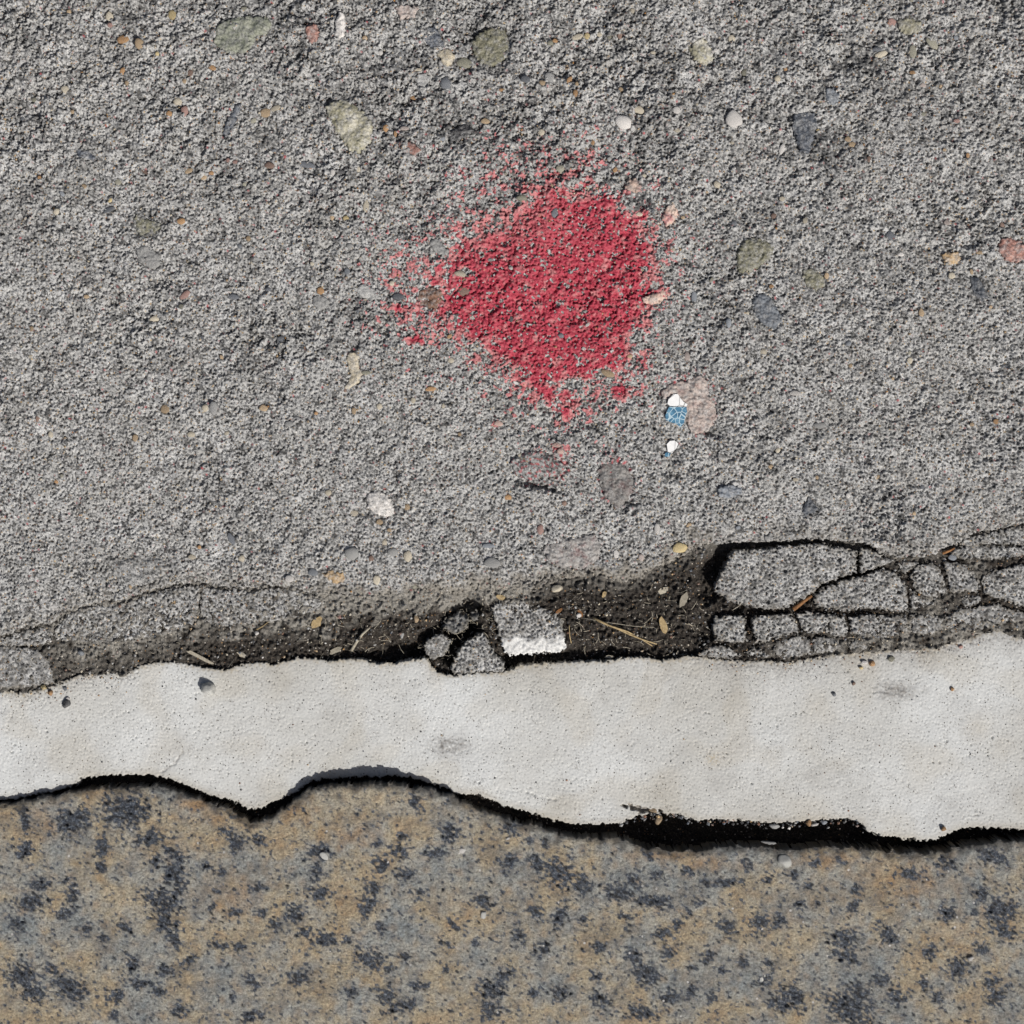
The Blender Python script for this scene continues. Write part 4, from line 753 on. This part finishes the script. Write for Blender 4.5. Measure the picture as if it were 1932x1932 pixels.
fl(632,1228,30,12,-25,'fibre',3,"cream splinter bridging the black gap above the strip","splinter",8)
fl(376,1240,70,8,27,'fibre',2.5,"long pale splinter slanting down to the strip left of the tan flake","splinter",9)
fl(1055,1153,18,8,-35,'bark',1.5,"small orange bark bit above the brick-shaped block","bark bit",11)
fl(1095,1157,9,20,-35,'bark',1.5,"dark orange bark bit at the left end of the long straw","bark bit",12)
fl(1150,1240,20,7,0,'fibre',14,"thin pale chip over the shaded gap below the dark soil","splinter",14)
fl(455,1235,22,12,30,'cream',5,"short cream bark chip at the dark hollow left of the tan flake","bark bit",15)

# twigs and straws: tapered bent tubes
def tube_geo(pts, r0, r1, sides=5):
    vs_, fs_ = [], []; n = len(pts)
    for i, p in enumerate(pts):
        t = (pts[min(i + 1, n - 1)] - pts[max(i - 1, 0)]).normalized(); a = t.cross(Vector((0, 0, 1)));
        if a.length < 1e-4: a = Vector((1, 0, 0))
        a.normalize(); b = t.cross(a); rad = (r0 + (r1 - r0) * i / (n - 1)) * S
        for k in range(sides):
            an = 2 * math.pi * k / sides; vs_.append(p + (a * math.cos(an) + b * math.sin(an)) * rad)
    for i in range(n - 1):
        for k in range(sides):
            k2 = (k + 1) % sides; fs_.append((i * sides + k, i * sides + k2, (i + 1) * sides + k2, (i + 1) * sides + k))
    fs_.append(tuple(range(sides))[::-1]); fs_.append(tuple((n - 1) * sides + k for k in range(sides)))
    return vs_, fs_
def stick(name, pl, r0, r1, mk, label, cat):
    pts = [P(u, v, z) for (u, v, z) in pl]; o0 = pts[0].copy()
    vs_, fs_ = tube_geo([p - o0 for p in pts], r0, r1, 7)
    me = bpy.data.meshes.new(name); me.from_pydata(vs_, [], fs_); me.materials.append(M[mk])
    for p in me.polygons: p.use_smooth = True
    o = bpy.data.objects.new(name, me); COL.objects.link(o); o.location = o0; return tag(o, label, cat)
def on_soil(pl, dz=2): return [(u, v, soil_at(u, v) + dz) for (u, v) in pl]
stick("straw", on_soil([(1118,1165),(1140,1176),(1165,1186),(1190,1198),(1215,1208),(1240,1216)], 2.4), 2.6, 1.3, 'straw', "long tan straw lying across the dark soil, the thicker of the pair", "straw")
stick("straw", on_soil([(1128,1172),(1155,1182),(1185,1192),(1210,1206),(1232,1220)], 4), 1.6, 1.0, 'straw', "thinner straw crossing the long one on the dark soil", "straw")
stick("straw", on_soil([(1100,1166),(1150,1175),(1200,1182),(1235,1184)], 4), .8, .5, 'fibre', "fine pale stem running level above the long straw", "straw")
stick("twig", [(1497,1150,-7),(1508,1142,-6),(1518,1134,-5.5),(1532,1124,-5)], 4.5, 3, 'bark', "short orange-brown twig wedged below the largest slab piece", "twig")
stick("twig", [(1882-103,1044,-5),(1795,1038,-4),(1802,1034,-4)], 3, 1.6, 'bark', "small orange splinter in the upper crack at the right", "twig")
stick("twig", on_soil([(662,1228),(672,1212),(684,1196),(698,1184)], 3), 3.4, 1.8, 'fibre', "grey-brown curved twig beside the gap, left of the hole", "twig")
stick("straw", on_soil([(1074,1180),(1075,1200),(1078,1214)], 3), 1.0, .8, 'straw', "short upright straw just right of the brick-shaped block", "straw")
stick("straw", on_soil([(480,1190),(495,1182),(508,1172)], 2), 1.6, .6, 'straw', "thin straw slanting over the soil below the thin slab fragment", "straw")
vs_, fs_ = [], []
q = random.Random(3)
for _ in range(420):
    if q.random() < .6: u, v = q.uniform(560, 1330), q.uniform(1110, 1240)
    else: u, v = q.uniform(100, 1900), q.uniform(1100, 1260)
    if q.random() < .12: u, v = q.uniform(840, 930), q.uniform(1125, 1260)
    if v < edge_y(SLAB_EDGE, u) + 6 or v > edge_y(STRIP_TOP, u) - 3: continue
    a = q.uniform(0, 6.28); bend = q.uniform(-.12, .12); L = q.choice([4, 6, 8, 12, 20]); pl = []
    for i in range(5):
        pl.append(P(u, v, max(soil_at(u, v), -22) + q.uniform(.8, 2.2))); u += math.cos(a) * L / 4; v += math.sin(a) * L / 4; a += bend * 2
    gv, gf = tube_geo(pl, .45, .3, 3); k = len(vs_); vs_ += gv; fs_ += [tuple(k + i for i in f) for f in gf]
me = bpy.data.meshes.new("root_fibres"); me.from_pydata(vs_, [], fs_); me.materials.append(M['fibre'])
o = bpy.data.objects.new("root_fibres", me); COL.objects.link(o); tag(o, "fine pale root hairs and fibres tangled in the soil", "fibres", kind="stuff")
# crumbs in the joints
pts = []
while len(pts) < 1500:
    u = r.uniform(-20, 1950); v = r.uniform(1020, 1300)
    if v < edge_y(SLAB_EDGE, u) + 3 or v > edge_y(STRIP_TOP, u) - 2: continue
    z = soil_at(u, v)
    if z < -25: continue
    pts.append((u, v, z, r.choice([1, 1.3, 1.7, 2.2, 3.2]), r.choices(range(8), [4,2,4,6,1,1,3,8])[0]))
for _ in range(200):
    u = r.uniform(1170, 1640); pts.append((u, edge_y(STRIP_BOT, u) + r.gauss(2, 5), r.uniform(-14, -5), r.choice([1.2, 2, 3, 4]), r.choices(range(8), [1,1,4,3,0,1,4,12])[0]))
for _ in range(220):
    u = r.choice([r.uniform(-20, 240), r.uniform(1320, 1860)]); pts.append((u, edge_y(STRIP_TOP, u) + abs(r.gauss(0, 14)) + 2, -3.6, r.choice([1, 1.4, 1.9, 2.4]), r.choices(range(8), [3,1,3,1,2,1,4,6])[0]))
for _ in range(150):
    u = r.uniform(0, 1932); v = r.uniform(1260, 1560)
    if edge_y(STRIP_TOP, u) + 4 < v < edge_y(STRIP_BOT, u) - 4: pts.append((u, v, -3.7, r.choice([1, 1.3, 2.4]), r.choices(range(8), [1,0,3,0,0,0,3,8])[0]))
grains("soil_crumbs", pts, GM, None, "loose grit and crumbs scattered in the joints and over the strip", "grit")

# ---------------- torn paper scraps
def mat_print():
    m = Mt("blue_print", .5, .4)
    c = m.ramp(m.noise(260, 3, .6), [(.35, (.03, .10, .18)), (.55, (.07, .20, .32)), (.7, (.20, .36, .48))])
    v = m.n("ShaderNodeTexVoronoi"); v.feature = 'DISTANCE_TO_EDGE'; v.inputs["Scale"].default_value = 380; m.l(m.co, v.inputs["Vector"])
    m.col(m.mix(m.math('LESS_THAN', v.outputs["Distance"], .055), c, (.42, .55, .62))); return m.m
def mat_paper():
    m = Mt("white_paper", .6, .4)
    v = m.n("ShaderNodeTexVoronoi"); v.feature = 'DISTANCE_TO_EDGE'; v.inputs["Scale"].default_value = 160; m.l(m.co, v.inputs["Vector"])
    c = m.ramp(m.noise(500, 3, .6), [(.3, .74), (.7, .86)])
    m.col(m.mix(m.math('LESS_THAN', v.outputs["Distance"], .02), c, (.25, .25, .25))); return m.m
MB_, MW_ = mat_print(), mat_paper()
def scrap(wpts, bpts, z, label):
    root = bpy.data.objects.new("paper_scrap", None); COL.objects.link(root); root.location = P(*wpts[0], z); root.empty_display_size = .01
    for pts_, mt, nm in ((wpts, MW_, "white_area"), (bpts, MB_, "printed_area")):
        o = flake(nm, 0, 0, pts_, mt, z, None, None, .7, .5); o.parent = root; o.location = o.location - root.location
    return tag(root, label, "paper scrap", "torn poster scraps on the concrete")
zz = slab_z(1276, 780) + 5.2
scrap([(1259,762),(1261,753),(1266,748),(1271,743),(1279,744),(1283,751),(1289,758),(1297,763),(1295,767),(1280,767),(1262,766)],
      [(1262,767.5),(1280,768),(1295,768),(1296,778),(1293,785),(1290,799),(1283,807),(1277,800),(1266,797),(1256,793),(1255,784),(1258,777)], zz, "larger torn scrap, white on top and blue printed below, beside the pinkish stone")
zz = slab_z(1267, 845) + 3
scrap([(1258,838),(1264,832),(1273,831),(1280,837),(1276,846),(1268,855),(1260,852)], [(1259,853),(1266,856),(1262,862),(1254,861),(1255,855)], zz, "smaller torn white scrap with a blue corner, below the larger one")
